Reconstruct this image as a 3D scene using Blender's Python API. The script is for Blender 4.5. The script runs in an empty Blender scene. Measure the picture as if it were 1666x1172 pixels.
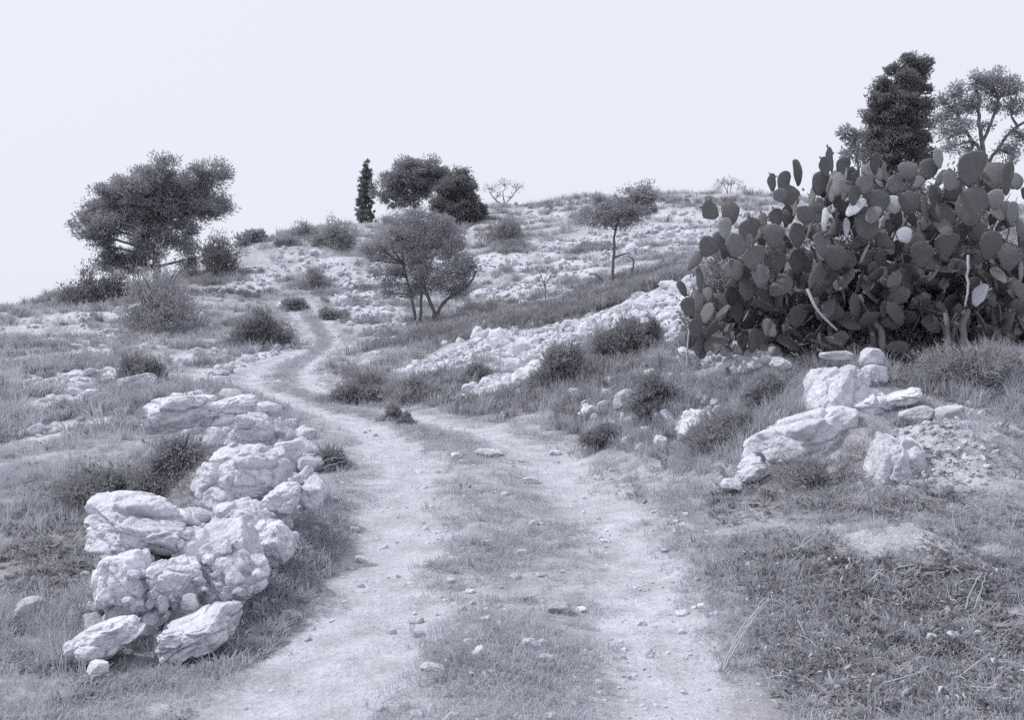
import bpy, bmesh, math, random
import numpy as np
from mathutils import Vector, Matrix, Euler, kdtree

# ------------------------------------------------------------------ camera, sky, sun, exposure
scene = bpy.context.scene
col = scene.collection
F = 1620.0                      # focal length in photograph pixels
CX, CY, EYE = 833.0, 586.0, 1.6
cam_d = bpy.data.cameras.new("camera")
cam_d.sensor_width = 36.0
cam_d.lens = F / 1666.0 * 36.0
cam_d.clip_start, cam_d.clip_end = 0.05, 2000.0
cam = bpy.data.objects.new("camera", cam_d)
cam.location = (0, 0, EYE)
cam.rotation_euler = (math.radians(90), 0, 0)
col.objects.link(cam)
scene.camera = cam

SUN_DIR = Vector((-0.60, 0.10, 0.79)).normalized()      # towards the sun: high on the left
world = bpy.data.worlds.new("World")
scene.world = world
world.use_nodes = True
wn, wl = world.node_tree.nodes, world.node_tree.links
wn.clear()
sky = wn.new("ShaderNodeTexSky")
sky.sky_type = 'NISHITA'
sky.sun_disc = False
sky.sun_elevation = math.asin(SUN_DIR.z)
sky.sun_rotation = math.atan2(SUN_DIR.x, SUN_DIR.y)
sky.dust_density = 6.0
sky.air_density = 1.5
hs = wn.new("ShaderNodeHueSaturation")
hs.inputs["Saturation"].default_value = 0.25
veil = wn.new("ShaderNodeMix")
veil.data_type = 'RGBA'
veil.inputs["Factor"].default_value = 0.90               # thin even overcast over the blue
veil.inputs["B"].default_value = (8.85, 9.05, 10.2, 1)
bg = wn.new("ShaderNodeBackground")
bg.inputs["Strength"].default_value = 0.1
wo = wn.new("ShaderNodeOutputWorld")
wl.new(sky.outputs[0], hs.inputs["Color"])
wl.new(hs.outputs[0], veil.inputs["A"])
wl.new(veil.outputs["Result"], bg.inputs["Color"])
wl.new(bg.outputs[0], wo.inputs[0])

sun_d = bpy.data.lights.new("sun", 'SUN')
sun_d.energy = 2.8
sun_d.angle = math.radians(2.0)
sun_d.color = (1.0, 0.985, 1.0)
sun = bpy.data.objects.new("sun", sun_d)
sun.rotation_euler = SUN_DIR.to_track_quat('Z', 'Y').to_euler()
sun.location = (-30, -10, 40)
col.objects.link(sun)

scene.view_settings.view_transform = 'Standard'
scene.view_settings.look = 'None'
scene.view_settings.exposure = 0.0
scene.view_settings.gamma = 1.0
scene.render.engine = 'CYCLES'
scene.cycles.use_denoising = False
scene.cycles.max_bounces = 8
scene.cycles.diffuse_bounces = 4
scene.cycles.use_adaptive_sampling = True
scene.cycles.adaptive_threshold = 0.03
scene.cycles.transmission_bounces = 6
scene.cycles.transparent_max_bounces = 4

rng = np.random.default_rng(7)
random.seed(7)

# ------------------------------------------------------------------ noise
_perm = np.random.default_rng(3).permutation(256).astype(np.int64)
_perm = np.concatenate([_perm, _perm, _perm])
_g3 = np.random.default_rng(4).normal(size=(256, 3))
_g3 /= np.linalg.norm(_g3, axis=1)[:, None]
def noise3(p):
    p = np.asarray(p, float)
    i = np.floor(p).astype(np.int64)
    f = p - i
    u = f * f * f * (f * (f * 6 - 15) + 10)
    i &= 255
    out = np.zeros(len(p))
    for dx in (0, 1):
        for dy in (0, 1):
            for dz in (0, 1):
                h = _perm[_perm[_perm[(i[:, 0] + dx) & 255] + ((i[:, 1] + dy) & 255)] + ((i[:, 2] + dz) & 255)]
                g = _g3[h]
                d = f - np.array([dx, dy, dz])
                w = (u[:, 0] if dx else 1 - u[:, 0]) * (u[:, 1] if dy else 1 - u[:, 1]) * (u[:, 2] if dz else 1 - u[:, 2])
                out += w * (g * d).sum(1)
    return out * 1.5
def fbm(p, octv=4, gain=0.5):
    a, s, out = 1.0, 1.0, 0.0
    for _ in range(octv):
        out = out + a * noise3(p * s + 17.3 * s)
        a *= gain
        s *= 2.03
    return out
def n2(x, y, sc, seed=0.0, octv=3):
    sh = np.shape(x)
    p = np.stack([np.ravel(x) / sc, np.ravel(y) / sc, np.full(np.size(x), seed)], 1)
    return fbm(p, octv).reshape(sh)
def smooth(a, b, x):
    t = np.clip((x - a) / (b - a), 0, 1)
    return t * t * (3 - 2 * t)

def P(px, py, d):
    """photograph pixel at a depth -> a point of the place"""
    return np.array([(px - CX) / F * d, d, EYE - (py - CY) / F * d])
def px_of(x, y, z):
    y = np.maximum(y, 0.1)
    return CX + x / y * F, CY - (z - EYE) / y * F

# ------------------------------------------------------------------ terrain from surveyed points
CP = [  # the track
 (520,1172,4.42),(830,1172,4.42),(1120,1172,4.42),(560,1100,5.05),(830,1100,5.05),(1080,1100,5.05),
 (620,950,6.9),(830,950,6.9),(1040,950,6.9),(650,830,9.2),(800,830,9.2),(950,830,9.2),
 (650,740,12.2),(860,740,12.2),(590,690,15),(740,690,15),(520,660,18),(600,655,18.5),(430,632,21.5),
 (490,605,23.5),(400,610,23.5),(440,590,26),(515,572,29),(540,550,32.5),(490,515,39),(465,478,50),
 # left field
 (-300,1100,5.2),(40,1120,5.2),(60,1000,6.7),(-300,900,8.5),(60,900,8.4),(60,800,11),(200,780,11),(-300,760,12.5),(60,700,15.5),(220,720,14),
 (60,640,20.5),(200,640,20),(300,650,17.5),(60,590,27),(250,590,26),(340,600,24),(-400,640,23),(-400,560,45),
 (60,545,35),(250,545,34),(370,550,32),(60,510,43),(200,490,46),(330,480,48),(400,440,57),
 (60,488,50),(200,468,54),(380,405,66),(480,385,74),(600,362,82),
 # middle, lower terrace and the rubble bank
 (560,600,24),(640,610,21.5),(700,605,21),(770,645,17.5),(700,650,17.8),(850,650,16.5),(860,600,19),(800,545,24),(900,535,23),(1000,505,22.5),(1110,458,22),
 (900,600,18),(1000,560,18.5),(1090,545,17.5),(600,550,30),(650,535,31.5),(700,528,32.5),(850,505,31),(1000,470,32.5),(1100,440,33),
 (560,480,46),(660,480,45),(800,460,46),(950,430,47),(1100,405,48),
 (600,430,58),(750,410,62),(900,385,64),(1100,362,66),(700,375,75),(850,345,80),(1000,335,82),
 (800,332,90),(950,318,94),(1100,314,92),(1250,320,84),(1250,380,55),(1250,430,34),
 # right bank
 (1000,700,13.3),(930,680,14.5),(1050,650,14.5),(1150,700,11.3),(1080,790,9.6),(1150,860,8.0),(1180,930,6.9),(1220,1050,5.45),(1300,1172,4.35),
 (1400,1100,4.9),(1640,1100,4.75),(1300,920,6.7),(1400,850,7.4),(1640,900,6.5),(1250,780,8.9),(1400,780,8.4),(1640,790,7.7),
 (1300,700,9.6),(1450,690,9.4),(1640,680,9.0),(1300,610,11),(1450,600,10.9),(1640,590,10.4),(1150,600,13),(1180,560,13.8),
 (1330,560,13),(1500,555,13),(1650,545,12.6),(1350,480,19),(1500,480,20),(1650,470,20),(1400,380,40),(1650,370,40),
 (1950,1000,6),(1950,700,9.5),(2000,500,20),(2000,380,45),(1500,335,72),(1900,340,75),
]
W = [tuple(P(*c)) for c in CP]
W += [(-3,0.5,0.02),(0,0.5,0),(3,0.5,0.02),(-6,1,-.25),(6,1,.1),(-20,-5,-1.5),(0,-12,-.6),(20,-5,.6),(-30,-40,-6),(0,-60,-5),(30,-40,-1),
      (-60,25,-3.5),(-75,60,-3),(70,30,9),(90,90,17),(-80,120,-3),(-20,112,9),(20,120,15.5),(60,130,16),
      (-150,-150,-22),(150,-150,-10),(-200,100,-18),(200,100,12),(-150,320,-25),(0,330,-12),(150,320,-12),(0,-200,-18),(-30,62,1.5),(-45,75,2)]
W = np.array(W)
def warp(x, y):
    return np.arcsinh(np.asarray(x) / 6.0) * 6.0, np.arcsinh(np.asarray(y) / 12.0) * 12.0
def tps_fit(W, lam=0.02):
    u, v = warp(W[:, 0], W[:, 1])
    n = len(W)
    r2 = (u[:, None] - u) ** 2 + (v[:, None] - v) ** 2
    K = np.where(r2 > 0, 0.5 * r2 * np.log(r2 + 1e-12), 0) + lam * np.eye(n)
    Q = np.stack([np.ones(n), u, v], 1)
    A = np.zeros((n + 3, n + 3))
    A[:n, :n], A[:n, n:], A[n:, :n] = K, Q, Q.T
    return u, v, np.linalg.solve(A, np.concatenate([W[:, 2], np.zeros(3)]))
_u, _v, _w = tps_fit(W)
def tps(x, y):
    x, y = np.asarray(x, float), np.asarray(y, float)
    a, b = warp(x.ravel(), y.ravel())
    out = np.empty(len(a))
    for s in range(0, len(a), 20000):
        r2 = (a[s:s+20000, None] - _u) ** 2 + (b[s:s+20000, None] - _v) ** 2
        out[s:s+20000] = (0.5 * r2 * np.log(r2 + 1e-12)) @ _w[:-3] + _w[-3] + _w[-2] * a[s:s+20000] + _w[-1] * b[s:s+20000]
    return out.reshape(x.shape)

NX, NY = 560, 640
AX, BX, AY, BY, Y0, T0 = 3.0, 5.3, 5.0, 5.0, 6.0, -0.75
gs = np.linspace(-1, 1, NX)
gt = np.linspace(T0, 1, NY)
gx = AX * np.sinh(BX * gs)
gy = Y0 + AY * np.sinh(BY * gt)
X, Y = np.meshgrid(gx, gy)
Z = tps(X, Y)
class Grid:
    def __init__(self, Z): self.Z = Z
    def __call__(self, x, y):
        i = (np.arcsinh(np.asarray(x) / AX) / BX + 1) / 2 * (NX - 1)
        j = (np.arcsinh((np.asarray(y) - Y0) / AY) / BY - T0) / (1 - T0) * (NY - 1)
        i = np.clip(i, 0, NX - 1.001); j = np.clip(j, 0, NY - 1.001)
        a, b = i.astype(int), j.astype(int)
        fx, fy = i - a, j - b
        Z = self.Z
        return (Z[b, a] * (1 - fx) + Z[b, a + 1] * fx) * (1 - fy) + (Z[b + 1, a] * (1 - fx) + Z[b + 1, a + 1] * fx) * fy
H = Grid(Z)
_ds = np.geomspace(2.5, 160, 900)
def cast(pxs, pys):
    """where the sight lines through these pixels meet the ground"""
    pxs, pys = np.atleast_1d(pxs).astype(float), np.atleast_1d(pys).astype(float)
    out = np.empty((len(pxs), 3))
    for s in range(0, len(pxs), 1500):
        a, b = pxs[s:s+1500, None], pys[s:s+1500, None]
        x = (a - CX) / F * _ds
        z = EYE - (b - CY) / F * _ds
        hit = (z - H(x, np.broadcast_to(_ds, x.shape))) < 0
        k = np.where(hit.any(1), hit.argmax(1), len(_ds) - 1)
        k = np.maximum(k, 1)
        r = np.arange(len(k))
        g0 = (z - H(x, np.broadcast_to(_ds, x.shape)))
        t = np.clip(g0[r, k-1] / (g0[r, k-1] - g0[r, k] + 1e-9), 0, 1)
        d = _ds[k-1] * (1 - t) + _ds[k] * t
        out[s:s+1500, 0] = (a[:, 0] - CX) / F * d
        out[s:s+1500, 1] = d
        out[s:s+1500, 2] = EYE - (b[:, 0] - CY) / F * d
    return out
def polyline_dist(x, y, pts):
    x, y = np.asarray(x, float), np.asarray(y, float)
    best = np.full(x.shape, 1e9)
    for (ax, ay), (bx, by) in zip(pts[:-1], pts[1:]):
        dx, dy = bx - ax, by - ay
        t = np.clip(((x - ax) * dx + (y - ay) * dy) / (dx * dx + dy * dy + 1e-9), 0, 1)
        best = np.minimum(best, np.hypot(x - ax - t * dx, y - ay - t * dy))
    return best

TL = [(520,1172),(560,1100),(600,1000),(635,900),(655,820),(658,765),(635,722),(590,692),(530,672),(470,652),(425,634),(408,614),(436,592),(488,572),(522,557),(518,541),(490,515),(464,482),(452,466)]
TR = [(1120,1172),(1080,1100),(1050,1000),(1020,900),(985,850),(935,790),(890,748),(830,718),(760,697),(690,682),(600,658),(530,646),(500,626),(494,604),(514,583),(542,562),(540,545),(516,515),(492,488),(480,466)]
def world_line(px):
    c = cast([p[0] for p in px], [p[1] for p in px])
    return [(-0.9 if px is TL else 0.9, 0.0)] + [(a[0], a[1]) for a in c]
LTL, LTR = world_line(TL), world_line(TR)
MID = [((a[0] + b[0]) / 2, (a[1] + b[1]) / 2) for a, b in zip(LTL, LTR)]
def track_mask(x, y):
    wob = 0.24 * n2(x, y, 0.8, 5.0, 4)
    dl, dr = polyline_dist(x, y, LTL), polyline_dist(x, y, LTR)
    far = smooth(11, 19, np.asarray(y, float))
    wob = wob * (1 - 0.55 * far)
    m = np.maximum(1 - smooth(0.12 - 0.06 * far, 0.75 - 0.33 * far, dl + wob), 0.9 * (1 - smooth(0.10 - 0.05 * far, 0.66 - 0.26 * far, dr + wob)))
    return m
def road_mask(x, y):
    d = np.minimum(np.minimum(polyline_dist(x, y, LTL), polyline_dist(x, y, LTR)), polyline_dist(x, y, MID))
    return 1 - smooth(0.4, 1.3, d)

near = np.abs(Y) < 120
road = road_mask(X, Y)
track = track_mask(X, Y)
dist = np.hypot(X, Y)
# terrace steps on the hill
hillm = smooth(26, 40, Y) * (1 - smooth(100, 130, Y))
step = 0.95
zz = Z + 0.5 * n2(X, Y, 9.0, 2.0, 2)
fr = zz / step - np.floor(zz / step)
Z = Z + hillm * 0.62 * step * (smooth(0.62, 1.0, fr) - fr) * (1 - road)
# uneven ground
Z = Z + (1 - road) * (0.035 * n2(X, Y, 0.55, 1.0, 3) + 0.10 * smooth(6, 16, dist) * n2(X, Y, 2.4, 3.0, 3) + 0.30 * smooth(28, 60, dist) * n2(X, Y, 8.0, 4.0, 4))
Z = Z - 0.035 * track * (dist < 30) + 0.016 * n2(X, Y, 0.28, 9.0, 3) + 0.045 * road * n2(X, Y, 1.1, 8.0, 3)
# the bed of the tumbled wall beside the track
WALL_PX = [(262,940,6.45),(310,895,6.7),(400,810,7.9),(430,730,9.3),(350,680,10.6),(280,670,10.9)]
WL = [tuple(P(*w)[:2]) for w in WALL_PX]
wd = polyline_dist(X, Y, WL)
Z = Z + (0.36 + 0.10 * n2(X, Y, 0.5, 41.0, 2)) * (1 - smooth(0.12, 0.85, wd))
# humps of bedrock under the right bank
for hp, rx_, ry_, hh_ in ((P(1540,735,8.5), 0.62, 0.55, 0.24), (P(1320,735,9.3), 0.60, 0.40, 0.20), (P(1400,655,9.9), 0.6, 0.4, 0.22), (P(1170,640,12.3), 0.9, 0.5, 0.2)):
    Z = Z + hh_ * np.exp(-(((X - hp[0]) / rx_) ** 2 + ((Y - hp[1]) / ry_) ** 2))
# mound in the right foreground
c0 = cast([1430], [900])[0]
Z = Z + 0.13 * np.exp(-(((X - c0[0]) / 1.0) ** 2 + ((Y - c0[1]) / 0.35) ** 2))
H = Grid(Z)

# ------------------------------------------------------------------ materials
def G(v, b=None):
    b = 1.0 + 0.09 * min(1.0, v / 0.5)
    return (v * 0.99, v * 0.995, v * b, 1)
def NV(v):
    return (v, v, v, 1)
def new_mat(name, rough=0.9):
    m = bpy.data.materials.new(name)
    m.use_nodes = True
    n = m.node_tree.nodes
    b = n["Principled BSDF"]
    b.inputs["Roughness"].default_value = rough
    b.inputs["Specular IOR Level"].default_value = 0.2
    return m, n, m.node_tree.links, b
def tex(n, l, kind, scale, detail=4, rough=0.55, coord=None, **kw):
    t = n.new(kind)
    t.inputs["Scale"].default_value = scale
    if "Detail" in t.inputs: t.inputs["Detail"].default_value = detail
    if "Roughness" in t.inputs and kind == "ShaderNodeTexNoise": t.inputs["Roughness"].default_value = rough
    for k, v in kw.items(): setattr(t, k, v)
    if coord is not None: l.new(coord, t.inputs["Vector"])
    return t
def ramp(n, l, src, stops):
    r = n.new("ShaderNodeValToRGB")
    e = r.color_ramp.elements
    while len(e) < len(stops): e.new(0.5)
    for k, (p, c) in enumerate(stops):
        e[k].position = p
        e[k].color = c if isinstance(c, tuple) else G(c)
    l.new(src, r.inputs[0])
    return r
def mix(n, l, fac, a, b, mode='MIX'):
    m = n.new("ShaderNodeMix")
    m.data_type = 'RGBA'
    m.blend_type = mode
    for s, v in (("Factor", fac), ("A", a), ("B", b)):
        if hasattr(v, "links") or isinstance(v, bpy.types.NodeSocket): l.new(v, m.inputs[s])
        elif s == "Factor": m.inputs[0].default_value = v
        else: m.inputs[s].default_value = v
    if isinstance(fac, bpy.types.NodeSocket): l.new(fac, m.inputs[0])
    return m.outputs["Result"]
def mth(n, l, op, a, b=0.0, clamp=False):
    m = n.new("ShaderNodeMath"); m.operation = op; m.use_clamp = clamp
    for k, v in enumerate((a, b)):
        if isinstance(v, bpy.types.NodeSocket): l.new(v, m.inputs[k])
        else: m.inputs[k].default_value = v
    return m.outputs[0]
def bump(n, l, b, hgt, strength, distance, prev=None):
    k = n.new("ShaderNodeBump")
    k.inputs["Strength"].default_value = strength
    k.inputs["Distance"].default_value = distance
    l.new(hgt, k.inputs["Height"])
    if prev: l.new(prev, k.inputs["Normal"])
    l.new(k.outputs[0], b.inputs["Normal"])
    return k.outputs[0]

def mat_rock(name, lo, hi, scale=1.0):
    m, n, l, b = new_mat(name)
    co = n.new("ShaderNodeNewGeometry").outputs["Position"]
    oi = n.new("ShaderNodeObjectInfo").outputs["Random"]
    a = tex(n, l, "ShaderNodeTexNoise", 5 * scale, 8, 0.62, co)
    c = ramp(n, l, a.outputs[0], [(0.30, lo), (0.52, (lo + hi) / 2 * 1.05), (0.70, hi)])
    f = tex(n, l, "ShaderNodeTexNoise", 42 * scale, 6, 0.7, co)
    fr = ramp(n, l, f.outputs[0], [(0.34, NV(0.62)), (0.55, NV(1.05))])
    c2 = mix(n, l, 0.55, c.outputs[0], fr.outputs[0], 'MULTIPLY')
    v = ramp(n, l, oi, [(0, NV(0.86)), (1, NV(1.1))])
    c3 = mix(n, l, 1.0, c2, v.outputs[0], 'MULTIPLY')
    # weathered grey lichen patches
    li = tex(n, l, "ShaderNodeTexNoise", 2.2 * scale, 5, 0.6, co)
    lf = ramp(n, l, li.outputs[0], [(0.50, NV(0.0)), (0.64, NV(0.62))])
    c4 = mix(n, l, lf.outputs[0], c3, G(lo * 0.58))
    sp = tex(n, l, "ShaderNodeTexNoise", 16 * scale, 5, 0.7, co)
    sf = ramp(n, l, sp.outputs[0], [(0.57, NV(0.0)), (0.66, NV(0.7))])
    c4 = mix(n, l, sf.outputs[0], c4, G(lo * 0.55))
    l.new(c4, b.inputs["Base Color"])
    vo = tex(n, l, "ShaderNodeTexVoronoi", 26 * scale, coord=co)
    p1 = bump(n, l, b, f.outputs[0], 0.55, 0.02 / scale)
    bump(n, l, b, vo.outputs[0], 0.35, 0.02 / scale, p1)
    return m
def mat_leaf(name, lo, hi, trans=0.35, rough=0.6):
    m, n, l, b = new_mat(name, rough)
    g = n.new("ShaderNodeNewGeometry")
    oi = n.new("ShaderNodeObjectInfo").outputs["Random"]
    r = mth(n, l, 'ADD', mth(n, l, 'MULTIPLY', g.outputs["Random Per Island"], 0.6), mth(n, l, 'MULTIPLY', oi, 0.4))
    c = ramp(n, l, r, [(0.0, lo), (0.75, (lo + hi) / 2), (1.0, hi)])
    l.new(c.outputs[0], b.inputs["Base Color"])
    if trans:
        t = n.new("ShaderNodeBsdfTranslucent")
        l.new(c.outputs[0], t.inputs[0])
        ms = n.new("ShaderNodeMixShader")
        ms.inputs[0].default_value = trans
        l.new(b.outputs[0], ms.inputs[1]); l.new(t.outputs[0], ms.inputs[2])
        l.new(ms.outputs[0], n["Material Output"].inputs[0])
    return m
def mat_bark(name, v):
    m, n, l, b = new_mat(name)
    co = n.new("ShaderNodeNewGeometry").outputs["Position"]
    a = tex(n, l, "ShaderNodeTexNoise", 14, 6, 0.6, co)
    c = ramp(n, l, a.outputs[0], [(0.3, v * 0.7), (0.7, v * 1.3)])
    l.new(c.outputs[0], b.inputs["Base Color"])
    bump(n, l, b, a.outputs[0], 0.5, 0.03)
    return m
def mat_pad(name, lo, hi, rough=0.55):
    m, n, l, b = new_mat(name, rough)
    tc = n.new("ShaderNodeTexCoord").outputs["Object"]
    oi = n.new("ShaderNodeObjectInfo").outputs["Random"]
    a = tex(n, l, "ShaderNodeTexNoise", 7, 5, 0.6, tc)
    c = ramp(n, l, a.outputs[0], [(0.3, lo), (0.7, hi)])
    v = ramp(n, l, oi, [(0, NV(0.72)), (1, NV(1.25))])
    c2 = mix(n, l, 1.0, c.outputs[0], v.outputs[0], 'MULTIPLY')
    vo = tex(n, l, "ShaderNodeTexVoronoi", 24, coord=tc)      # areoles
    dots = ramp(n, l, vo.outputs[0], [(0.10, NV(1.0)), (0.22, NV(0.0))])
    c3 = mix(n, l, mth(n, l, 'MULTIPLY', dots.outputs[0], 0.55), c2, G(hi * 2.1))
    l.new(c3, b.inputs["Base Color"])
    bump(n, l, b, vo.outputs[0], 0.3, 0.01)
    return m

M = {}
M['rock'] = mat_rock("limestone", 0.50, 0.72)
M['rock_big'] = mat_rock("limestone_boulder", 0.55, 0.75, 0.8)
M['rock_grey'] = mat_rock("limestone_weathered", 0.36, 0.55)
M['grass'] = mat_leaf("grass_blades", 0.42, 0.68, 0.45)
M['dry'] = mat_leaf("dry_grass", 0.45, 0.68, 0.4)
M['weed'] = mat_leaf("weed_leaves", 0.24, 0.52, 0.4)
M['dead'] = mat_leaf("dead_leaves", 0.46, 0.66, 0.15)
M['shrub'] = mat_leaf("shrub_leaves", 0.27, 0.41, 0.4)
M['shrub_grey'] = mat_leaf("grey_shrub_leaves", 0.32, 0.50, 0.4)
M['pine'] = mat_leaf("pine_needles", 0.31, 0.40, 0.45)
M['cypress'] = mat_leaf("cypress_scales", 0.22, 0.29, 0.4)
M['almond'] = mat_leaf("almond_leaves", 0.36, 0.48, 0.45)
M['bark'] = mat_bark("bark", 0.17)
M['twig'] = mat_bark("dry_twig", 0.36)
M['pad'] = mat_pad("cactus_pad", 0.115, 0.15)
M['pad_mid'] = mat_pad("cactus_pad_dusty", 0.18, 0.25)  # lighter tone used on some pads
M['pad_dry'] = mat_pad("cactus_pad_dry", 0.42, 0.54, 0.8)

def mat_ground():
    m, n, l, b = new_mat("hillside_soil", 0.95)
    co = n.new("ShaderNodeNewGeometry").outputs["Position"]
    def att(k):
        a = n.new("ShaderNodeAttribute"); a.attribute_name = k
        return a.outputs["Fac"]
    big = tex(n, l, "ShaderNodeTexNoise", 0.55, 5, 0.6, co)
    med = tex(n, l, "ShaderNodeTexNoise", 3.2, 6, 0.65, co)
    fin = tex(n, l, "ShaderNodeTexNoise", 26, 6, 0.7, co)
    soil = ramp(n, l, med.outputs[0], [(0.30, 0.27), (0.50, 0.36), (0.68, 0.48)])
    bigc = ramp(n, l, big.outputs[0], [(0.35, NV(0.85)), (0.65, NV(1.12))])
    c = mix(n, l, 1.0, soil.outputs[0], bigc.outputs[0], 'MULTIPLY')
    dirt = ramp(n, l, med.outputs[0], [(0.30, 0.39), (0.5, 0.495), (0.68, 0.58)])
    tr = mth(n, l, 'MULTIPLY', att("track"), mth(n, l, 'ADD', 0.55, med.outputs[0]), True)
    c = mix(n, l, tr, c, dirt.outputs[0])
    rk = ramp(n, l, fin.outputs[0], [(0.32, 0.42), (0.62, 0.68)])
    pf = mth(n, l, 'MULTIPLY', att("pale"), mth(n, l, 'ADD', 0.45, med.outputs[0]), True)
    c = mix(n, l, pf, c, rk.outputs[0])
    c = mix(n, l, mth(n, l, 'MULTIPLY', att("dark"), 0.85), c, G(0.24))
    fr = ramp(n, l, fin.outputs[0], [(0.33, NV(0.74)), (0.62, NV(1.12))])
    c = mix(n, l, 0.6, c, fr.outputs[0], 'MULTIPLY')
    l.new(c, b.inputs["Base Color"])
    vo = tex(n, l, "ShaderNodeTexVoronoi", 34, coord=co)
    p1 = bump(n, l, b, fin.outputs[0], 0.7, 0.03)
    p2 = bump(n, l, b, vo.outputs[0], 0.3, 0.015, p1)
    bump(n, l, b, med.outputs[0], 0.6, 0.10, p2)
    return m
M['ground'] = mat_ground()

# ------------------------------------------------------------------ object helpers
def link(o, parent=None):
    col.objects.link(o)
    if parent is not None: o.parent = parent
    return o
def tag(o, label, cat, group=None, kind=None):
    o["label"] = label; o["category"] = cat
    if group: o["group"] = group
    if kind: o["kind"] = kind
    return o
def empty(name, loc, label, cat, group=None):
    o = bpy.data.objects.new(name, None)
    o.empty_display_size = 0.2
    o.location = loc
    link(o)
    return tag(o, label, cat, group)
def mesh_np(name, v, f, mat, smooth_=True):
    """v (n,3), f (m,k) arrays -> mesh"""
    me = bpy.data.meshes.new(name)
    v = np.ascontiguousarray(v, np.float32); f = np.ascontiguousarray(f, np.int32)
    k = f.shape[1]
    me.vertices.add(len(v)); me.vertices.foreach_set("co", v.ravel())
    me.loops.add(f.size); me.loops.foreach_set("vertex_index", f.ravel())
    me.polygons.add(len(f)); me.polygons.foreach_set("loop_start", np.arange(len(f), dtype=np.int32) * k)
    me.polygons.foreach_set("use_smooth", np.full(len(f), smooth_))
    me.update(calc_edges=True); me.validate()
    if mat: me.materials.append(mat)
    return me
def child(name, me, parent, kind=None):
    """vertices given in world space; parent is an Empty without rotation"""
    me.transform(Matrix.Translation(-Vector(parent.location)))
    o = bpy.data.objects.new(name, me)
    link(o, parent)
    if kind: o["kind"] = kind
    return o
def struct(o, kind="structure"):
    o["kind"] = kind
    return o

# ------------------------------------------------------------------ rocks
_ico = {}
def ico(sub):
    if sub not in _ico:
        bm = bmesh.new()
        bmesh.ops.create_icosphere(bm, subdivisions=sub, radius=1.0)
        v = np.array([x.co for x in bm.verts]); f = np.array([[q.index for q in p.verts] for p in bm.faces])
        bm.free()
        _ico[sub] = (v, f)
    return _ico[sub]
def unit_rows(a):
    return a / np.linalg.norm(a, axis=1)[:, None]
def rock_shape(seed, sub, planes=9, rough=0.10, box=0.0, pits=0.0, k=22.0, cells=0):
    """unit-ish rock: softened polyhedron with eroded surface"""
    r = np.random.default_rng(seed)
    v, f = ico(sub)
    n = v.copy()
    d = r.normal(size=(planes, 3)); d /= np.linalg.norm(d, axis=1)[:, None]
    off = r.uniform(0.55, 0.9, planes)
    if box:
        ax = np.array([[1,0,0],[-1,0,0],[0,1,0],[0,-1,0],[0,0,1],[0,0,-1]], float) + r.normal(size=(6, 3)) * 0.16
        ax /= np.linalg.norm(ax, axis=1)[:, None]
        d = np.concatenate([d, ax]); off = np.concatenate([off + 0.12, np.full(6, 1 - box)])
    c = n @ d.T
    rad = np.where(c > 0.02, off / np.maximum(c, 0.02), 9.0)
    s = np.exp(-k * np.minimum(rad, 3)).sum(1) + math.exp(-k * 1.08)
    rad = -np.log(s) / k
    w = n * rad[:, None]
    so = seed * 3.17 % 91
    if sub >= 4:
        big = fbm(w * 1.3 + so, 3)
        rid = 1 - np.abs(fbm(w * 2.3 + so + 40, 4))
        fine = fbm(w * 6 + so + 9, 4)
        crack = np.maximum(0, 1 - np.abs(fbm(w * np.array([1.6, 1.6, 2.6]) + so + 55, 2)) / 0.05)
        disp = rough * (0.75 * big + 0.35 * (rid - 0.8) + 0.14 * fine) - 0.045 * crack
        if pits: disp = disp - pits * smooth(0.2, 0.6, fbm(w * 4.6 + so + 70, 2)) 
    else:
        disp = rough * fbm(w * 1.7 + so, 2)
    if cells:                       # joints that break the block into fitted, uneven lumps
        sd = unit_rows(r.normal(size=(cells, 3))) * r.uniform(0.55, 1.1, (cells, 1))
        ww = w + 0.10 * np.stack([noise3(w * 3.1 + so), noise3(w * 3.1 + so + 31), noise3(w * 3.1 + so + 67)], 1)
        dm = np.sqrt(((ww[:, None, :] - sd[None]) ** 2).sum(2))
        o2 = np.argsort(dm, 1)[:, :2]
        rr = np.arange(len(w))
        edge = dm[rr, o2[:, 1]] - dm[rr, o2[:, 0]]
        g_ = smooth(0.0, 0.11, edge)
        disp = disp - 0.12 * (1 - g_) + (r.uniform(-0.10, 0.09, cells)[o2[:, 0]]) * g_
    return w * (1 + disp)[:, None], f
def rot_np(v, e):
    return v @ np.array(Euler(e).to_matrix()).T
STONES = []       # shared small stone meshes, unit size
for k in range(16):
    v, f = rock_shape(100 + k, 3, 7, 0.10, 0.22, 0.0, 45.0)
    sc = np.array([1, random.uniform(0.7, 0.95), random.uniform(0.45, 0.75)])
    STONES.append(mesh_np("stone", v * sc, f, M['rock'], False))
PEB = []
for k in range(12):
    v, f = rock_shape(200 + k, 2, 6, 0.16, 0.2, 0.0, 45.0)
    sc = np.array([1, random.uniform(0.7, 0.95), random.uniform(0.45, 0.75)])
    PEB.append(mesh_np("stone", v * sc, f, M['rock'], False))
def stone_obj(name, p, size, lib=None, flat=1.0, parent=None, rz=None, tilt=0.35):
    me = random.choice(lib or STONES)
    o = bpy.data.objects.new(name, me)
    o.location = Vector(p) - (parent.location if parent else Vector((0, 0, 0)))
    o.rotation_euler = (random.gauss(0, tilt), random.gauss(0, tilt), random.uniform(0, 6.28) if rz is None else rz)
    o.scale = (size, size * random.uniform(0.8, 1.1), size * flat * random.uniform(0.8, 1.1))
    return link(o, parent)
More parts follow.
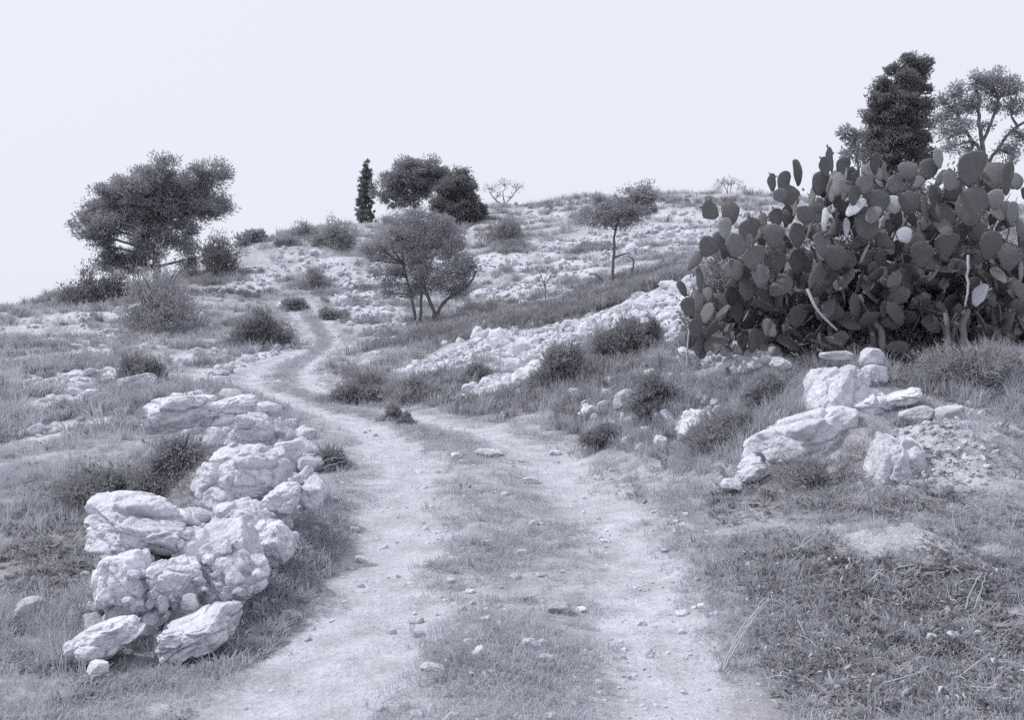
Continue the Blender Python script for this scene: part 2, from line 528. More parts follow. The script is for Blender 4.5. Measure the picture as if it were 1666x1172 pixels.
def boulder(px, py, w, h, d, label, seed, cat="boulder", deep=None, rot=(0, 0, 0), sub=6, planes=8, rough=0.16, box=0.12, pits=0.05, mat='rock_big', group=None, name="boulder", cells=0):
    """a boulder whose outline is w x h photograph pixels at depth d"""
    v, f = rock_shape(seed, sub, planes, rough, box, pits, 34.0, cells)
    v = v / (np.abs(v).max(0))
    mpp = d / F
    sx, sz = w / 2 * mpp, h / 2 * mpp
    sy = deep if deep else (sx * 0.6 + sz * 0.4)
    v = rot_np(v, (0, 0, random.uniform(-0.5, 0.5))) * np.array([sx, sy, sz])
    v = rot_np(v, rot)
    c = P(px, py, d)
    base = c.copy(); base[2] = min(H(c[0], c[1]), c[2] - sz * 0.3)
    me = mesh_np(name, v + (c - base), f, M[mat], True)
    o = bpy.data.objects.new(name, me)
    o.location = base
    link(o)
    return tag(o, label, cat, group)

# ------------------------------------------------------------------ scatter of uncountable stuff
def library(name, meshes):
    c = bpy.data.collections.new(name)
    for k, me in enumerate(meshes):
        c.objects.link(bpy.data.objects.new("%s_%02d" % (name, k), me))
    return c
def scatter(name, pts, scl, lib, label, cat, tilt=0.15, seed=1, parent=None, zscale=None):
    r = np.random.default_rng(seed)
    n = len(pts)
    off = np.array(parent.location) if parent else np.zeros(3)
    me = bpy.data.meshes.new(name)
    me.vertices.add(n); me.vertices.foreach_set("co", np.ascontiguousarray(pts - off, np.float32).ravel())
    a = me.attributes.new("rot", 'FLOAT_VECTOR', 'POINT')
    e = np.stack([r.normal(0, tilt, n), r.normal(0, tilt, n), r.uniform(0, 6.283, n)], 1)
    a.data.foreach_set("vector", e.astype(np.float32).ravel())
    a = me.attributes.new("scl", 'FLOAT_VECTOR', 'POINT')
    zs = r.uniform(0.75, 1.25, n) if zscale is None else zscale
    a.data.foreach_set("vector", np.stack([scl, scl, scl * zs], 1).astype(np.float32).ravel())
    a = me.attributes.new("pick", 'INT', 'POINT')
    a.data.foreach_set("value", r.integers(0, len(lib.objects), n).astype(np.int32))
    o = bpy.data.objects.new(name, me)
    link(o, parent)
    ng = bpy.data.node_groups.new(name + "_nodes", 'GeometryNodeTree')
    ng.interface.new_socket("Geometry", in_out='INPUT', socket_type='NodeSocketGeometry')
    ng.interface.new_socket("Geometry", in_out='OUTPUT', socket_type='NodeSocketGeometry')
    N, L = ng.nodes, ng.links
    gi, go = N.new('NodeGroupInput'), N.new('NodeGroupOutput')
    ci = N.new('GeometryNodeCollectionInfo')
    ci.inputs['Collection'].default_value = lib
    ci.inputs['Separate Children'].default_value = True
    ip = N.new('GeometryNodeInstanceOnPoints')
    ip.inputs['Pick Instance'].default_value = True
    def att(k, t):
        q = N.new('GeometryNodeInputNamedAttribute'); q.data_type = t; q.inputs['Name'].default_value = k
        return q.outputs['Attribute']
    er = N.new('FunctionNodeEulerToRotation')
    L.new(att("rot", 'FLOAT_VECTOR'), er.inputs[0])
    L.new(gi.outputs[0], ip.inputs['Points'])
    L.new(ci.outputs[0], ip.inputs['Instance'])
    L.new(att("pick", 'INT'), ip.inputs['Instance Index'])
    L.new(er.outputs[0], ip.inputs['Rotation'])
    L.new(att("scl", 'FLOAT_VECTOR'), ip.inputs['Scale'])
    L.new(ip.outputs[0], go.inputs[0])
    o.modifiers.new("scatter", 'NODES').node_group = ng
    if parent: o["kind"] = "stuff"
    else: tag(o, label, cat, kind="stuff")
    return o

# ------------------------------------------------------------------ ground sheet
PALE = []          # (x, y, radius) where bare limestone rubble lies
DARK = []
def add_pale(pts, r):
    PALE.extend([(p[0], p[1], r) for p in pts])
def inside(px, py, poly):
    px, py = np.asarray(px), np.asarray(py)
    res = np.zeros(px.shape, bool)
    n = len(poly)
    for i in range(n):
        (x1, y1), (x2, y2) = poly[i], poly[(i + 1) % n]
        c = ((y1 > py) != (y2 > py)) & (px < (x2 - x1) * (py - y1) / (y2 - y1 + 1e-9) + x1)
        res ^= c
    return res
def sample_poly(poly, n, r=rng):
    a = np.array(poly, float)
    lo, hi = a.min(0), a.max(0)
    out = np.empty((0, 2))
    while len(out) < n:
        q = r.uniform(lo, hi, (n * 3, 2))
        out = np.concatenate([out, q[inside(q[:, 0], q[:, 1], poly)]])
    return out[:n]

def on_line(pl, n, jit, r=rng):
    a = np.array(pl, float)
    seg = np.hypot(*np.diff(a, axis=0).T)
    cum = np.concatenate([[0], np.cumsum(seg)])
    t = np.sort(r.uniform(0, cum[-1], n))
    x = np.interp(t, cum, a[:, 0]); y = np.interp(t, cum, a[:, 1])
    return np.stack([x + r.normal(0, 1.5, n), y + r.normal(0, jit, n)], 1)

# ---- rubble bank on the middle right
BANK = [(650,606),(700,585),(745,570),(800,538),(860,546),(930,528),(1000,503),(1060,476),(1128,455),(1130,505),(1095,562),(1000,528),(965,540),(905,590),(870,622),(805,642),(752,646),(800,608),(858,585),(800,578),(725,600),(680,616)]
q = sample_poly(BANK, 2600)
bank_pts = cast(q[:, 0], q[:, 1])
add_pale(bank_pts, 0.45)
bank = empty("rubble_bank", tuple(cast([900], [575])[0]), "long bank of pale limestone rubble rising right behind the dark bushes", "rubble bank")
for k in range(300):
    s = min(0.34, random.lognormvariate(math.log(0.11), 0.5))
    p = bank_pts[k]
    stone_obj("stone", (p[0], p[1], H(p[0], p[1]) + s * 0.25), s, PEB, 1.0, bank)
BANK_REST = bank_pts[300:]

# ---- terrace walls and stone rows on the hill: (polyline, stones, jitter px, size px, label)
ROWS = [
 ([(36,587),(120,577),(200,573),(262,556),(352,545)], 90, 3, 9, "low stone row crossing the left slope above the rounded dark bush"),
 ([(36,632),(110,618),(178,608),(200,612)], 48, 4, 12, "low pale stone row at the left edge below the rounded dark bush"),
 ([(40,532),(120,517),(195,508),(240,500)], 44, 4, 7, "faint stone row on the left slope below the big pine"),
 ([(300,640),(340,613),(400,592),(480,562)], 60, 3, 9, "line of small stones along the left edge of the bend"),
 ([(540,462),(600,458),(655,470),(650,488),(545,482)], 110, 8, 9, "square stretch of old terrace wall left of the almond trunks"),
 ([(560,520),(610,512),(650,535),(610,548),(575,545)], 90, 9, 10, "tumbled pale stones between the bend and the almond trunks"),
 ([(850,412),(930,397),(1000,390),(1065,378),(1135,374)], 110, 6, 7, "bright stone terrace on the upper slope behind the thin trunked tree"),
 ([(775,482),(840,470),(912,456)], 80, 5, 8, "bright terrace edge on the slope between the two almond trees"),
 ([(905,438),(1000,425),(1080,408),(1142,384)], 100, 8, 8, "broken stone terrace running behind the trunk of the thin tree"),
 ([(860,352),(960,346),(1050,340),(1160,352),(1210,345)], 90, 5, 5, "pale stone row just under the skyline on the right"),
 ([(790,495),(870,492),(930,485)], 40, 4, 9, "short row of pale stones above the shaded terrace"),
 ([(400,470),(440,455),(500,432),(560,425)], 60, 8, 6, "scattered stone row left of the upper track"),
 ([(38,562),(110,553),(185,548)], 44, 4, 9, "short stone ledge at the left edge above the long low stone row"),
 ([(150,546),(240,533),(330,520)], 54, 5, 8, "stone ledge running under the large grey green bush"),
 ([(330,482),(400,462),(450,450)], 50, 6, 8, "stone ledge on the slope above the round dark bush"),
 ([(275,592),(330,578),(385,571)], 40, 4, 9, "stone ledge right of the rounded dark bush below the round dark bush"),
 ([(50,662),(130,650),(195,642)], 26, 5, 13, "broken ledge in the left field left of the far wall corner"),
 ([(40,712),(110,700),(170,690)], 16, 6, 13, "sparse ledge of sunken stones in the left field above the dark weeds"),
 ([(690,440),(780,425),(850,430)], 60, 6, 7, "pale stone strip right of the large almond crown"),
]
for pl, n, jit, spx, lab in ROWS:
    q = on_line(pl, n, jit)
    w = cast(q[:, 0], q[:, 1])
    ok = w[:, 1] < 130
    w = w[ok]
    add_pale(w, 0.4)
    t = empty("stone_row", tuple(w[len(w) // 2]), lab, "stone row", "old terrace walls on the hillside")
    for p in w:
        s = spx * p[1] / F / 2 * min(3.2, random.lognormvariate(0.05, 0.5))
        stone_obj("stone", (p[0], p[1], H(p[0], p[1]) + s * 0.25), s, PEB, 1.0, t)

# ---- loose stones over the hillside
cand = rng.uniform([-150, 318], [1250, 640], (10000, 2))
cw = cast(cand[:, 0], cand[:, 1])
ok = (cw[:, 1] > 15) & (cw[:, 1] < 120)
cw = cw[ok]
band = n2(cw[:, 0] * 0.45, cw[:, 1] * 1.0, 3.0, 21.0, 3)
den = 0.75 * smooth(0.0, 0.5, band) * (1 - track_mask(cw[:, 0], cw[:, 1])) 
cw = cw[rng.uniform(0, 1, len(cw)) < den]
add_pale(cw[::2], 0.2)
HILL_STONES = cw

# ---- attributes of the ground
WALLP = [(150,1030),(150,990),(180,900),(240,880),(330,850),(330,800),(380,740),(330,710),(250,690),(290,650),(380,655),(450,680),(505,715),(515,770),(520,800),(470,850),(450,905),(400,960),(340,1010),(260,1040)]
kd = kdtree.KDTree(len(PALE))
for k, p in enumerate(PALE): kd.insert((p[0], p[1], 0), k)
kd.balance()
pale = np.zeros_like(Z)
pxg, pyg = px_of(X, Y, Z)
inview = (Y > 3) & (Y < 125) & (pxg > -200) & (pxg < 1900)
for j, i in zip(*np.nonzero(inview)):
    if Y[j, i] < 9: continue
    _, k, dd = kd.find((X[j, i], Y[j, i], 0))
    r = PALE[k][2] * (0.6 + Y[j, i] / 60)
    if dd < r: pale[j, i] = 1 - (dd / r) ** 2
def soft(poly, d0, d1, amt, amp=26, k=9):
    out = np.zeros_like(Z)
    sel = inview & (Y > d0) & (Y < d1)
    x, y = pxg[sel], pyg[sel]
    jx = n2(X[sel], Y[sel], 0.5, 31.0, 2) * amp; jy = n2(X[sel], Y[sel], 0.5, 32.0, 2) * amp * 0.6
    acc = np.zeros(len(x))
    for q in range(k):
        a = 6.283 * q / k
        acc += inside(x + jx + math.cos(a) * amp, y + jy + math.sin(a) * amp * 0.6, poly)
    out[sel] = amt * acc / k
    return out
# terrace risers and the stony face on the right bank
gyz = np.gradient(Z, axis=0) / np.gradient(Y, axis=0)
pale = np.maximum(pale, 0.45 * smooth(0.34, 0.62, gyz) * hillm)
FACE = [(1440,668),(1560,655),(1640,690),(1620,800),(1500,790),(1440,780)]
pale = np.maximum(pale, soft(FACE, 6, 10.5, 0.5))
pale = np.maximum(pale, soft(WALLP, 4.5, 12.5, 0.9, 10))
BARE = [(1290,880),(1420,845),(1560,865),(1650,920),(1560,935),(1400,890)]
pale = np.maximum(pale, soft(BARE, 4, 9, 0.32))
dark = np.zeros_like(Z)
DARKP = [([(700,530),(760,500),(900,478),(1060,440),(1130,425),(1110,450),(1000,500),(900,525),(800,530),(720,560),(660,555)], 18, 45, 0.8),  # first patch: soil darkened as shade under the almond trees
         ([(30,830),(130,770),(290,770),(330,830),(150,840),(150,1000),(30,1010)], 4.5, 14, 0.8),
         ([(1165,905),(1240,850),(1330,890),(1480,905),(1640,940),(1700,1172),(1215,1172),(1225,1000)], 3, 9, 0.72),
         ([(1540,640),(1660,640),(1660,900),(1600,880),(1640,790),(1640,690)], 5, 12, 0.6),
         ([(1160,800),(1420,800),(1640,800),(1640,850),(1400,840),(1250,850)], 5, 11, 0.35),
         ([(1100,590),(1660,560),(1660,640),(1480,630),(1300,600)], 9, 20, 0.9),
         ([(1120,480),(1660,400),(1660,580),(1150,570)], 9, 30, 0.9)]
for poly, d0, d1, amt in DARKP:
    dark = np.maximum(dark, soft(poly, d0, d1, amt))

dark = np.maximum(dark, 0.6 * (1 - smooth(0.10, 0.42, polyline_dist(X, Y, MID))) * smooth(10, 15, Y) * (Y < 70))
idx = np.arange(NX * NY).reshape(NY, NX)
quads = np.stack([idx[:-1, :-1], idx[:-1, 1:], idx[1:, 1:], idx[1:, :-1]], -1).reshape(-1, 4)
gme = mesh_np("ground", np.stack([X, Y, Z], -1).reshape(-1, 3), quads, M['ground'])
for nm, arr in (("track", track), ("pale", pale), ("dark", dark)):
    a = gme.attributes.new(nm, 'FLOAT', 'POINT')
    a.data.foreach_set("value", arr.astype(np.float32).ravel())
ground = link(bpy.data.objects.new("ground", gme))
struct(ground)
tag(ground, "stony hillside with a rutted dirt track climbing through it", "ground", kind="structure")
del gyz

# ------------------------------------------------------------------ tubes and leaves
def curve_pts(pts, k=5):
    pts = np.array(pts, float)
    if len(pts) < 3: return np.array([pts[0] + (pts[-1] - pts[0]) * t for t in np.linspace(0, 1, k + 1)])
    e = np.concatenate([[2 * pts[0] - pts[1]], pts, [2 * pts[-1] - pts[-2]]])
    out = []
    for i in range(1, len(e) - 2):
        for t in np.linspace(0, 1, k, endpoint=False):
            a, b, c, d = e[i-1:i+3]
            out.append(0.5 * (2*b + (c-a)*t + (2*a-5*b+4*c-d)*t*t + (3*b-a-3*c+d)*t**3))
    out.append(pts[-1])
    return np.array(out)
def tube(pts, r0, r1, sides=6, wob=0.0):
    pts = np.array(pts, float)
    n = len(pts)
    if wob: pts[1:-1] += rng.normal(0, wob, (n - 2, 3))
    tan = np.gradient(pts, axis=0); tan /= np.linalg.norm(tan, axis=1)[:, None] + 1e-9
    ref = np.array([0.3, 0.9, 0.2]); 
    a = np.cross(tan, ref); a /= np.linalg.norm(a, axis=1)[:, None] + 1e-9
    b = np.cross(tan, a)
    rad = np.linspace(r0, r1, n)[:, None]
    th = np.linspace(0, 2 * np.pi, sides, endpoint=False)
    v = (pts[:, None, :] + (np.cos(th)[None, :, None] * a[:, None, :] + np.sin(th)[None, :, None] * b[:, None, :]) * rad[:, None, :]).reshape(-1, 3)
    f = [[i*sides+j, i*sides+(j+1) % sides, (i+1)*sides+(j+1) % sides, (i+1)*sides+j] for i in range(n-1) for j in range(sides)]
    f.append([(n-1)*sides + j for j in (0, 1, 2, 3)])
    return v, np.array(f)
def join(parts):
    vs, fs, o = [], [], 0
    for v, f in parts:
        vs.append(v); fs.append(f + o); o += len(v)
    return np.concatenate(vs), np.concatenate(fs)
def unit(a):
    return a / (np.linalg.norm(a, axis=-1, keepdims=True) + 1e-9)
def leaf_quads(p, d, L, Wd, r=rng):
    n = len(p)
    d = unit(d)
    s = unit(np.cross(d, r.normal(size=(n, 3))))
    L = (L * r.uniform(0.6, 1.35, n))[:, None]; Wd = (Wd * r.uniform(0.7, 1.3, n))[:, None]
    nn = np.cross(d, s)
    mid = p + d * L * 0.45 + nn * L * 0.08
    v = np.stack([p, mid + s * Wd * 0.5, p + d * L, mid - s * Wd * 0.5], 1).reshape(-1, 3)
    return v, np.arange(4 * n).reshape(n, 4)
def cloud(lobes, n, r=rng, shell=0.55, gap=None, thr=0.0):
    if gap:
        p, d = cloud(lobes, int(n * 2.6), r, shell)
        k = fbm(p / gap + 3.3, 2) > thr
        return p[k][:n], d[k][:n]
    return _cloud(lobes, n, r, shell)
def _cloud(lobes, n, r, shell):
    """points in the uneven volume of several ellipsoids, and their outward directions"""
    C = np.array([l[0] for l in lobes]); R = np.array([l[1] for l in lobes])
    w = (R.prod(1)) ** (0.72); w /= w.sum()
    k = r.choice(len(lobes), n, p=w)
    d = unit(r.normal(size=(n, 3)))
    lump = 0.92 + 0.45 * fbm(d * 2.2 + k[:, None] * 7.7, 3)
    u = np.where(r.uniform(0, 1, n) < shell, r.uniform(0.7, 1.0, n), r.uniform(0, 1, n) ** 0.45)
    return C[k] + d * R[k] * (u * lump)[:, None], d
def lobes_px(ls, d):
    out = []
    for l in ls:
        dd = d + (l[4] if len(l) > 4 else random.uniform(-0.35, 0.35) * l[2] * d / F * 1.6)
        m = dd / F
        out.append((P(l[0], l[1], dd), np.array([l[2] * m, (l[2] + l[3]) / 2 * m, l[3] * m])))
    return out
def plant_tree(name, label, base_px, d, trunks, lobes, leaf, ncl, per, L, Wd, sig, r0=0.12, bark='bark', up=0.3, cat="tree", group=None, radial=1.0, shell=0.55, limb_r=0.35, twigs=3, gap=None, thr=0.0):
    """trunks: lists of pixels from the foot up; lobes: leafy masses (px, py, rx, ry[, depth offset])"""
    bx = P(base_px[0], base_px[1], d)
    bz = float(H(bx[0], bx[1]))
    root = empty(name, (bx[0], bx[1], bz - 0.05), label, cat, group)
    LB = lobes_px(lobes, d)
    tops = []
    for t in trunks:
        pts = [P(a[0], a[1], d + (a[2] if len(a) > 2 else 0)) for a in t]
        x0 = pts[0]
        if t[0][1] > base_px[1] - 9: pts[0] = np.array([x0[0], x0[1], float(H(x0[0], x0[1])) - 0.15])
        cp = curve_pts(pts, 5)
        v, f = tube(cp, r0 * (1.0 if t is trunks[0] else (0.75 if t[0][1] > base_px[1] - 9 else 0.5)), r0 * 0.35, 8, r0 * 0.12)
        child("trunk", mesh_np("trunk", v, f, M[bark]), root)
        tops.append(cp[len(cp) // 3:])
    allp = np.concatenate(tops)
    for c, R in LB:
        k = np.argmin(np.linalg.norm(allp - (c - np.array([0, 0, 0.6 * R[2]])), axis=1) + 0.25 * np.maximum(allp[:, 2] - c[2], 0))
        s = allp[k]
        m = (s + c) / 2 + np.array([random.gauss(0, 1), random.gauss(0, 1), 0.3]) * 0.12 * np.linalg.norm(c - s)
        parts = [tube(curve_pts([s, m, c], 4), r0 * limb_r, r0 * 0.12, 5)]
        for _ in range(twigs):
            dirn = unit(rng.normal(size=3) + np.array([0, 0, 0.3]))
            e = c + dirn * R * 0.95
            st = m + (c - m) * random.uniform(0.2, 1)
            parts.append(tube(curve_pts([st, (st + e) / 2 + rng.normal(0, 0.06, 3) * R.mean(), e], 3), r0 * 0.14, r0 * 0.04, 4))
        v, f = join(parts)
        child("limb", mesh_np("limb", v, f, M[bark]), root)
    cc, cd = cloud(LB, ncl, shell=shell, gap=gap, thr=thr)
    ncl = len(cc)
    ball = unit(rng.normal(size=(ncl * per, 3))) * (rng.uniform(0, 1, (ncl * per, 1)) ** 0.5)
    p = np.repeat(cc, per, 0) + ball * np.repeat(rng.uniform(0.6, 1.5, ncl), per)[:, None] * sig * np.array([1.15, 1.15, 0.75])
    dd = np.repeat(cd, per, 0) * radial + rng.normal(0, 0.6, (ncl * per, 3)) + np.array([0, 0, up])
    v, f = leaf_quads(p, dd, L, Wd)
    child("crown", mesh_np("crown", v, f, M[leaf], False), root, "stuff")
    return root
def shrub(px, by, w, h, mat, label, n=1500, L=0.16, Wd=0.03, name="shrub", group=None, d=None, spiky=0.55, cat="shrub", sink=0.1):
    """a dome of twiggy foliage w x h photograph pixels standing at its foot (px, by)"""
    c = cast([px], [by])[0] if d is None else P(px, by, d)
    d = c[1]; m = d / F
    g = float(H(c[0], c[1]))
    root = empty(name, (c[0], c[1], g), label, cat, group)
    rx, rz = w / 2 * m * 1.22, h * m * 1.15
    k = max(7, int(w / 9))
    LB = []
    for _ in range(k):
        a = random.uniform(0, 6.28); q = random.uniform(0, 0.75) ** 0.7
        hh = rz * (1 - 0.75 * q * q) * random.uniform(0.55, 1.05)
        fr_ = random.uniform(0.26, 0.52)
        LB.append((np.array([c[0] + math.cos(a) * q * rx, c[1] + math.sin(a) * q * rx * 0.8, g + hh * 0.5 - sink * rz]), np.array([rx * fr_, rx * fr_, hh * 0.52])))
    n = int(n * 3.4); L *= 0.5; Wd *= 0.62
    p, dd = cloud(LB, n, shell=0.3, gap=0.35 * rx, thr=-0.2)
    n = len(p)
    far = rng.uniform(0, 1, n) < 0.10
    mid_ = np.array([c[0], c[1], g + 0.3 * rz])
    p[far] = mid_ + (p[far] - mid_) * rng.uniform(1.05, 1.4, far.sum())[:, None]
    o = np.array([c[0], c[1], g - 0.2 * rz])
    dirs = unit(p - o) * spiky + dd * 0.4 + rng.normal(0, 0.7, (n, 3)) + np.array([0, 0, 0.3])
    v, f = leaf_quads(p, dirs, L, Wd)
    v[:, 2] = np.maximum(v[:, 2], H(v[:, 0], v[:, 1]) - 0.05)
    child("foliage", mesh_np("foliage", v, f, M[mat], False), root, "stuff")
    ns_ = int(n * 0.22)
    a = rng.uniform(0, 6.283, ns_); q = rng.uniform(0.45, 1.45, ns_)
    sp_ = np.stack([c[0] + np.cos(a) * q * rx, c[1] + np.sin(a) * q * rx * 0.8, np.zeros(ns_)], 1)
    kp = fbm(sp_ / (0.5 * rx) + 5.5, 2) > -0.05
    sp_ = sp_[kp]; ns_ = len(sp_)
    sp_[:, 2] = H(sp_[:, 0], sp_[:, 1]) + rng.uniform(-0.02, 0.22, ns_) * rz * np.clip(1.5 - q[kp], 0.1, 1)
    v, f = leaf_quads(sp_, rng.normal(0, 0.5, (ns_, 3)) + np.array([0, 0, 0.9]), L * 1.25, Wd * 0.8)
    child("lower_foliage", mesh_np("lower_foliage", v, f, M['shrub_grey'], False), root, "stuff")
    for _ in range(6):
        a = random.uniform(0, 6.28)
        e = np.array([c[0] + math.cos(a) * rx * 0.6, c[1] + math.sin(a) * rx * 0.5, g + rz * 0.75])
        s0 = np.array([c[0], c[1], g - 0.05])
        v, f = tube(curve_pts([s0, (s0 + e) / 2 + rng.normal(0, 0.08, 3) * rx, e], 3), 0.02 * rx + 0.006, 0.004, 5)
        child("stem", mesh_np("stem", v, f, M['bark']), root)
    return root

# ------------------------------------------------------------------ boulders and the tumbled wall on the left
BIG = [  # px, py, w, h, depth, label, rotation y, planes, box
 (236,856,186,112,6.45,"largest rounded pale boulder crowning the near end of the tumbled wall",0.10,6,0.10),
 (262,872,120,62,6.2,"smooth humped slab lying on the front of the largest rounded boulder",0.22,6,0.15),
 (208,946,128,112,5.95,"pitted squat boulder under the largest rounded boulder",0.0,7,0.12),
 (362,925,126,150,6.25,"steep smooth pale slab leaning at the wall's near right side",-0.35,6,0.2),
 (286,950,98,92,5.9,"small pitted boulder between the squat boulder and the steep slab",-0.5,8,0.1),
 (396,780,142,104,7.9,"big flat topped block in the middle of the tumbled wall",0.05,7,0.22),
 (420,701,76,46,8.5,"pale wedge shaped slab resting above the flat topped block",0.25,6,0.2),
 (292,674,120,60,9.8,"low pale boulder at the far left corner of the tumbled wall",-0.15,8,0.12),
 (366,670,110,48,10.0,"long flat stone on the far top of the tumbled wall",-0.12,8,0.15),
 (322,1032,132,58,5.6,"low slab sloping into the grass at the wall's near foot",-0.42,7,0.15),
 (172,1040,118,56,5.55,"slanting ridged slab left of the wall's near foot",-0.45,7,0.15),
 (396,850,112,70,6.9,"pale lump in the wall below the flat topped block",-0.1,8,0.1),
 (440,880,76,80,6.8,"upright pale stone at the track side of the wall",-0.4,7,0.15),
 (506,808,42,38,7.7,"rounded grey stone at the wall's edge beside the left track",0.0,6,0.08),
 (462,812,62,46,7.6,"pale angular stone next to the rounded grey stone at the wall's edge",-0.3,7,0.12),
 (286,1042,66,32,5.5,"smooth oval stone lying in front of the wall's near foot",-0.1,4,0.05),
 (146,1062,42,28,5.4,"rounded pale stone at the bottom left below the slanting slab",0.1,5,0.08),
 (160,1088,36,28,5.2,"egg shaped pale stone nearest the bottom left corner",0.0,5,0.05),
 (52,1000,48,56,6.4,"pale upright stone in the weeds at the left edge",0.2,6,0.1),
 (226,622,66,30,20.5,"pale stone block right under the rounded dark bush",-0.1,8,0.15),
 (398,740,70,30,8.6,"broad pale stone between the wedge slab and the flat topped block",0.1,7,0.15),
 (470,735,50,34,8.8,"pale stone at the far track side of the wall",-0.1,7,0.12),
]
for k, (px, py, w, h, d, lab, ry, pl, bx) in enumerate(BIG):
    boulder(px, py, w * 1.04, h * 1.06, d, lab, 300 + k * 7, rot=(0.1, ry, 0), planes=pl + 4, box=bx + 0.05, rough=0.13, group="boulders of the tumbled wall", sub=6 if w > 60 else 5, cells=0 if w < 60 else (30 if w > 140 else (20 if w > 90 else 13)))
wall = empty("dry_stone_wall", tuple(P(360, 860, 7.0)), "tumbled dry stone wall of pale limestone along the left of the track", "stone wall")
def pack(poly, n, lo, hi, tries=6000, tight=0.42):
    """stones of mixed size laid close together"""
    out = []
    for z in np.sort(np.clip(rng.lognormal(math.log((lo * hi) ** 0.5), 0.55, n), lo, hi))[::-1]:
        for c in sample_poly(poly, 30):
            if all((c[0] - o[0]) ** 2 + (1.5 * (c[1] - o[1])) ** 2 > (tight * (z + o[2])) ** 2 for o in out):
                out.append((c[0], c[1], z)); break
    return out
pk = pack(WALLP, 300, 12, 56, tight=0.36) + pack(WALLP, 190, 12, 40, tight=0.36)
w = cast([a[0] for a in pk], [a[1] for a in pk])
for (px, py, z), p in zip(pk, w):
    s = z * p[1] / F / 2 * 1.12
    stone_obj("stone", (p[0], p[1], H(p[0], p[1]) + s * random.uniform(0.1, 0.45)), s, STONES, 1.1, wall, tilt=0.45)
for px, py, z in pack([(160,900),(240,885),(330,880),(440,850),(430,930),(400,985),(300,1020),(180,1005)], 130, 9, 30, tight=0.34):
    d = random.uniform(5.72, 6.05) if py > 930 else random.uniform(6.05, 6.4)
    p = P(px, py, d)
    if p[2] > H(p[0], p[1]) + 0.5: continue
    stone_obj("stone", p, z * d / F / 2 * 1.25, STONES, 1.1, wall, tilt=0.6)
pk = pack([(430,850),(500,790),(535,830),(520,880),(470,940),(400,1015),(350,1040),(380,980),(440,910)], 110, 7, 28, tight=0.5)
w = cast([a[0] for a in pk], [a[1] for a in pk])
for (px, py, z), p in zip(pk, w):
    s = z * p[1] / F / 2
    stone_obj("stone", (p[0], p[1], H(p[0], p[1]) + s * random.uniform(0.0, 0.3)), s, STONES, 1.0, wall, tilt=0.4)
# ------------------------------------------------------------------ outcrops and stones on the right bank
RB = [
 (1352,632,92,92,9.7,"upright pale outcrop with a bright left face below the cactus thicket",0.12,6,0.22,"outcrop"),
 (1418,655,110,44,9.6,"low rounded outcrop joined to the right of the upright outcrop",0.1,6,0.12,"outcrop"),
 (1462,645,80,16,9.5,"narrow pale ridge of rock pointing right from the low outcrop",-0.28,6,0.12,"outcrop"),
 (1300,712,218,66,9.2,"broad pale bedrock slab sloping down to the left on the right bank",-0.28,6,0.18,"outcrop"),
 (1452,752,84,104,8.25,"pale block of rock with a bright left edge standing out of the right bank",0.14,6,0.25,"outcrop"),
 (1224,768,58,22,8.9,"flat stone at the lower tip of the broad bedrock slab",-0.35,6,0.15,"stone"),
 (1190,788,38,20,8.7,"small pale stone below the lower tip of the bedrock slab",-0.1,6,0.1,"stone"),
 (1222,752,46,14,9.0,"thin flat stone tucked under the broad bedrock slab",-0.2,6,0.15,"stone"),
 (1422,606,44,26,9.9,"bright angular block on top of the rubble beside the upright outcrop",0.1,6,0.25,"stone"),
 (1418,580,38,30,10.2,"pointed stone at the top of the rubble under the cactus",0.2,6,0.2,"stone"),
 (1360,578,60,14,10.3,"flat stone lying on top of the upright outcrop",0.0,6,0.2,"stone"),
 (1134,690,96,46,11.6,"knobbly grey outcrop among the grass left of the bedrock slab",-0.05,9,0.1,"outcrop"),
 (1062,708,58,30,12.6,"small jagged outcrop at the grassy bank's lower edge",-0.3,8,0.1,"outcrop"),
 (1016,650,40,30,14.2,"rounded pale stone in the grass below the dark bushes",-0.4,6,0.1,"stone"),
 (934,640,22,22,15.5,"small round stone in the grass under the left dark bush",0.0,5,0.1,"stone"),
 (1060,612,40,24,15.5,"grey stone in the tall grass under the right dark bush",-0.2,6,0.1,"stone"),
 (1150,634,62,32,12.4,"grey knobbly rock in the grass below the rubble under the cactus",-0.1,8,0.1,"outcrop"),
 (1456,818,62,18,7.8,"flat half buried stone in the grass below the bright edged block",-0.3,6,0.12,"stone"),
 (1482,802,26,12,8.0,"small flat stone above the half buried stone on the right bank",-0.2,6,0.12,"stone"),
 (1270,592,34,20,11.2,"grey stone at the left foot of the cactus thicket",0.2,6,0.1,"stone"),
 (1270,625,24,18,10.8,"small round stone in shade left of the upright outcrop",0.0,6,0.1,"stone"),
 (1100,664,50,24,12.7,"flat grey rock just above the knobbly grey outcrop",-0.15,7,0.12,"stone"),
 (1176,648,54,28,11.9,"pale rock at the right end of the knobbly rocks in the grass",-0.2,7,0.12,"stone"),
 (1176,606,58,32,12.9,"largest pale rock in the rubble at the thicket's left foot",-0.1,8,0.12,"stone"),
 (1122,572,46,22,13.6,"rounded pale rock at the left end of that rubble",0.1,6,0.1,"stone"),
 (960,668,32,16,14.4,"low pale stone in the grass left of the rounded pale stone",-0.2,6,0.1,"stone"),
 (1140,728,40,16,10.9,"half hidden flat stone in the grass below the knobbly outcrop",-0.2,6,0.1,"stone"),
 (1490,672,60,22,9.0,"grey stone half sunk in the bank right of the narrow ridge",-0.2,6,0.12,"stone"),
 (1545,672,60,26,8.9,"flat grey stone on the bank near the right edge",-0.3,6,0.12,"stone"),
]
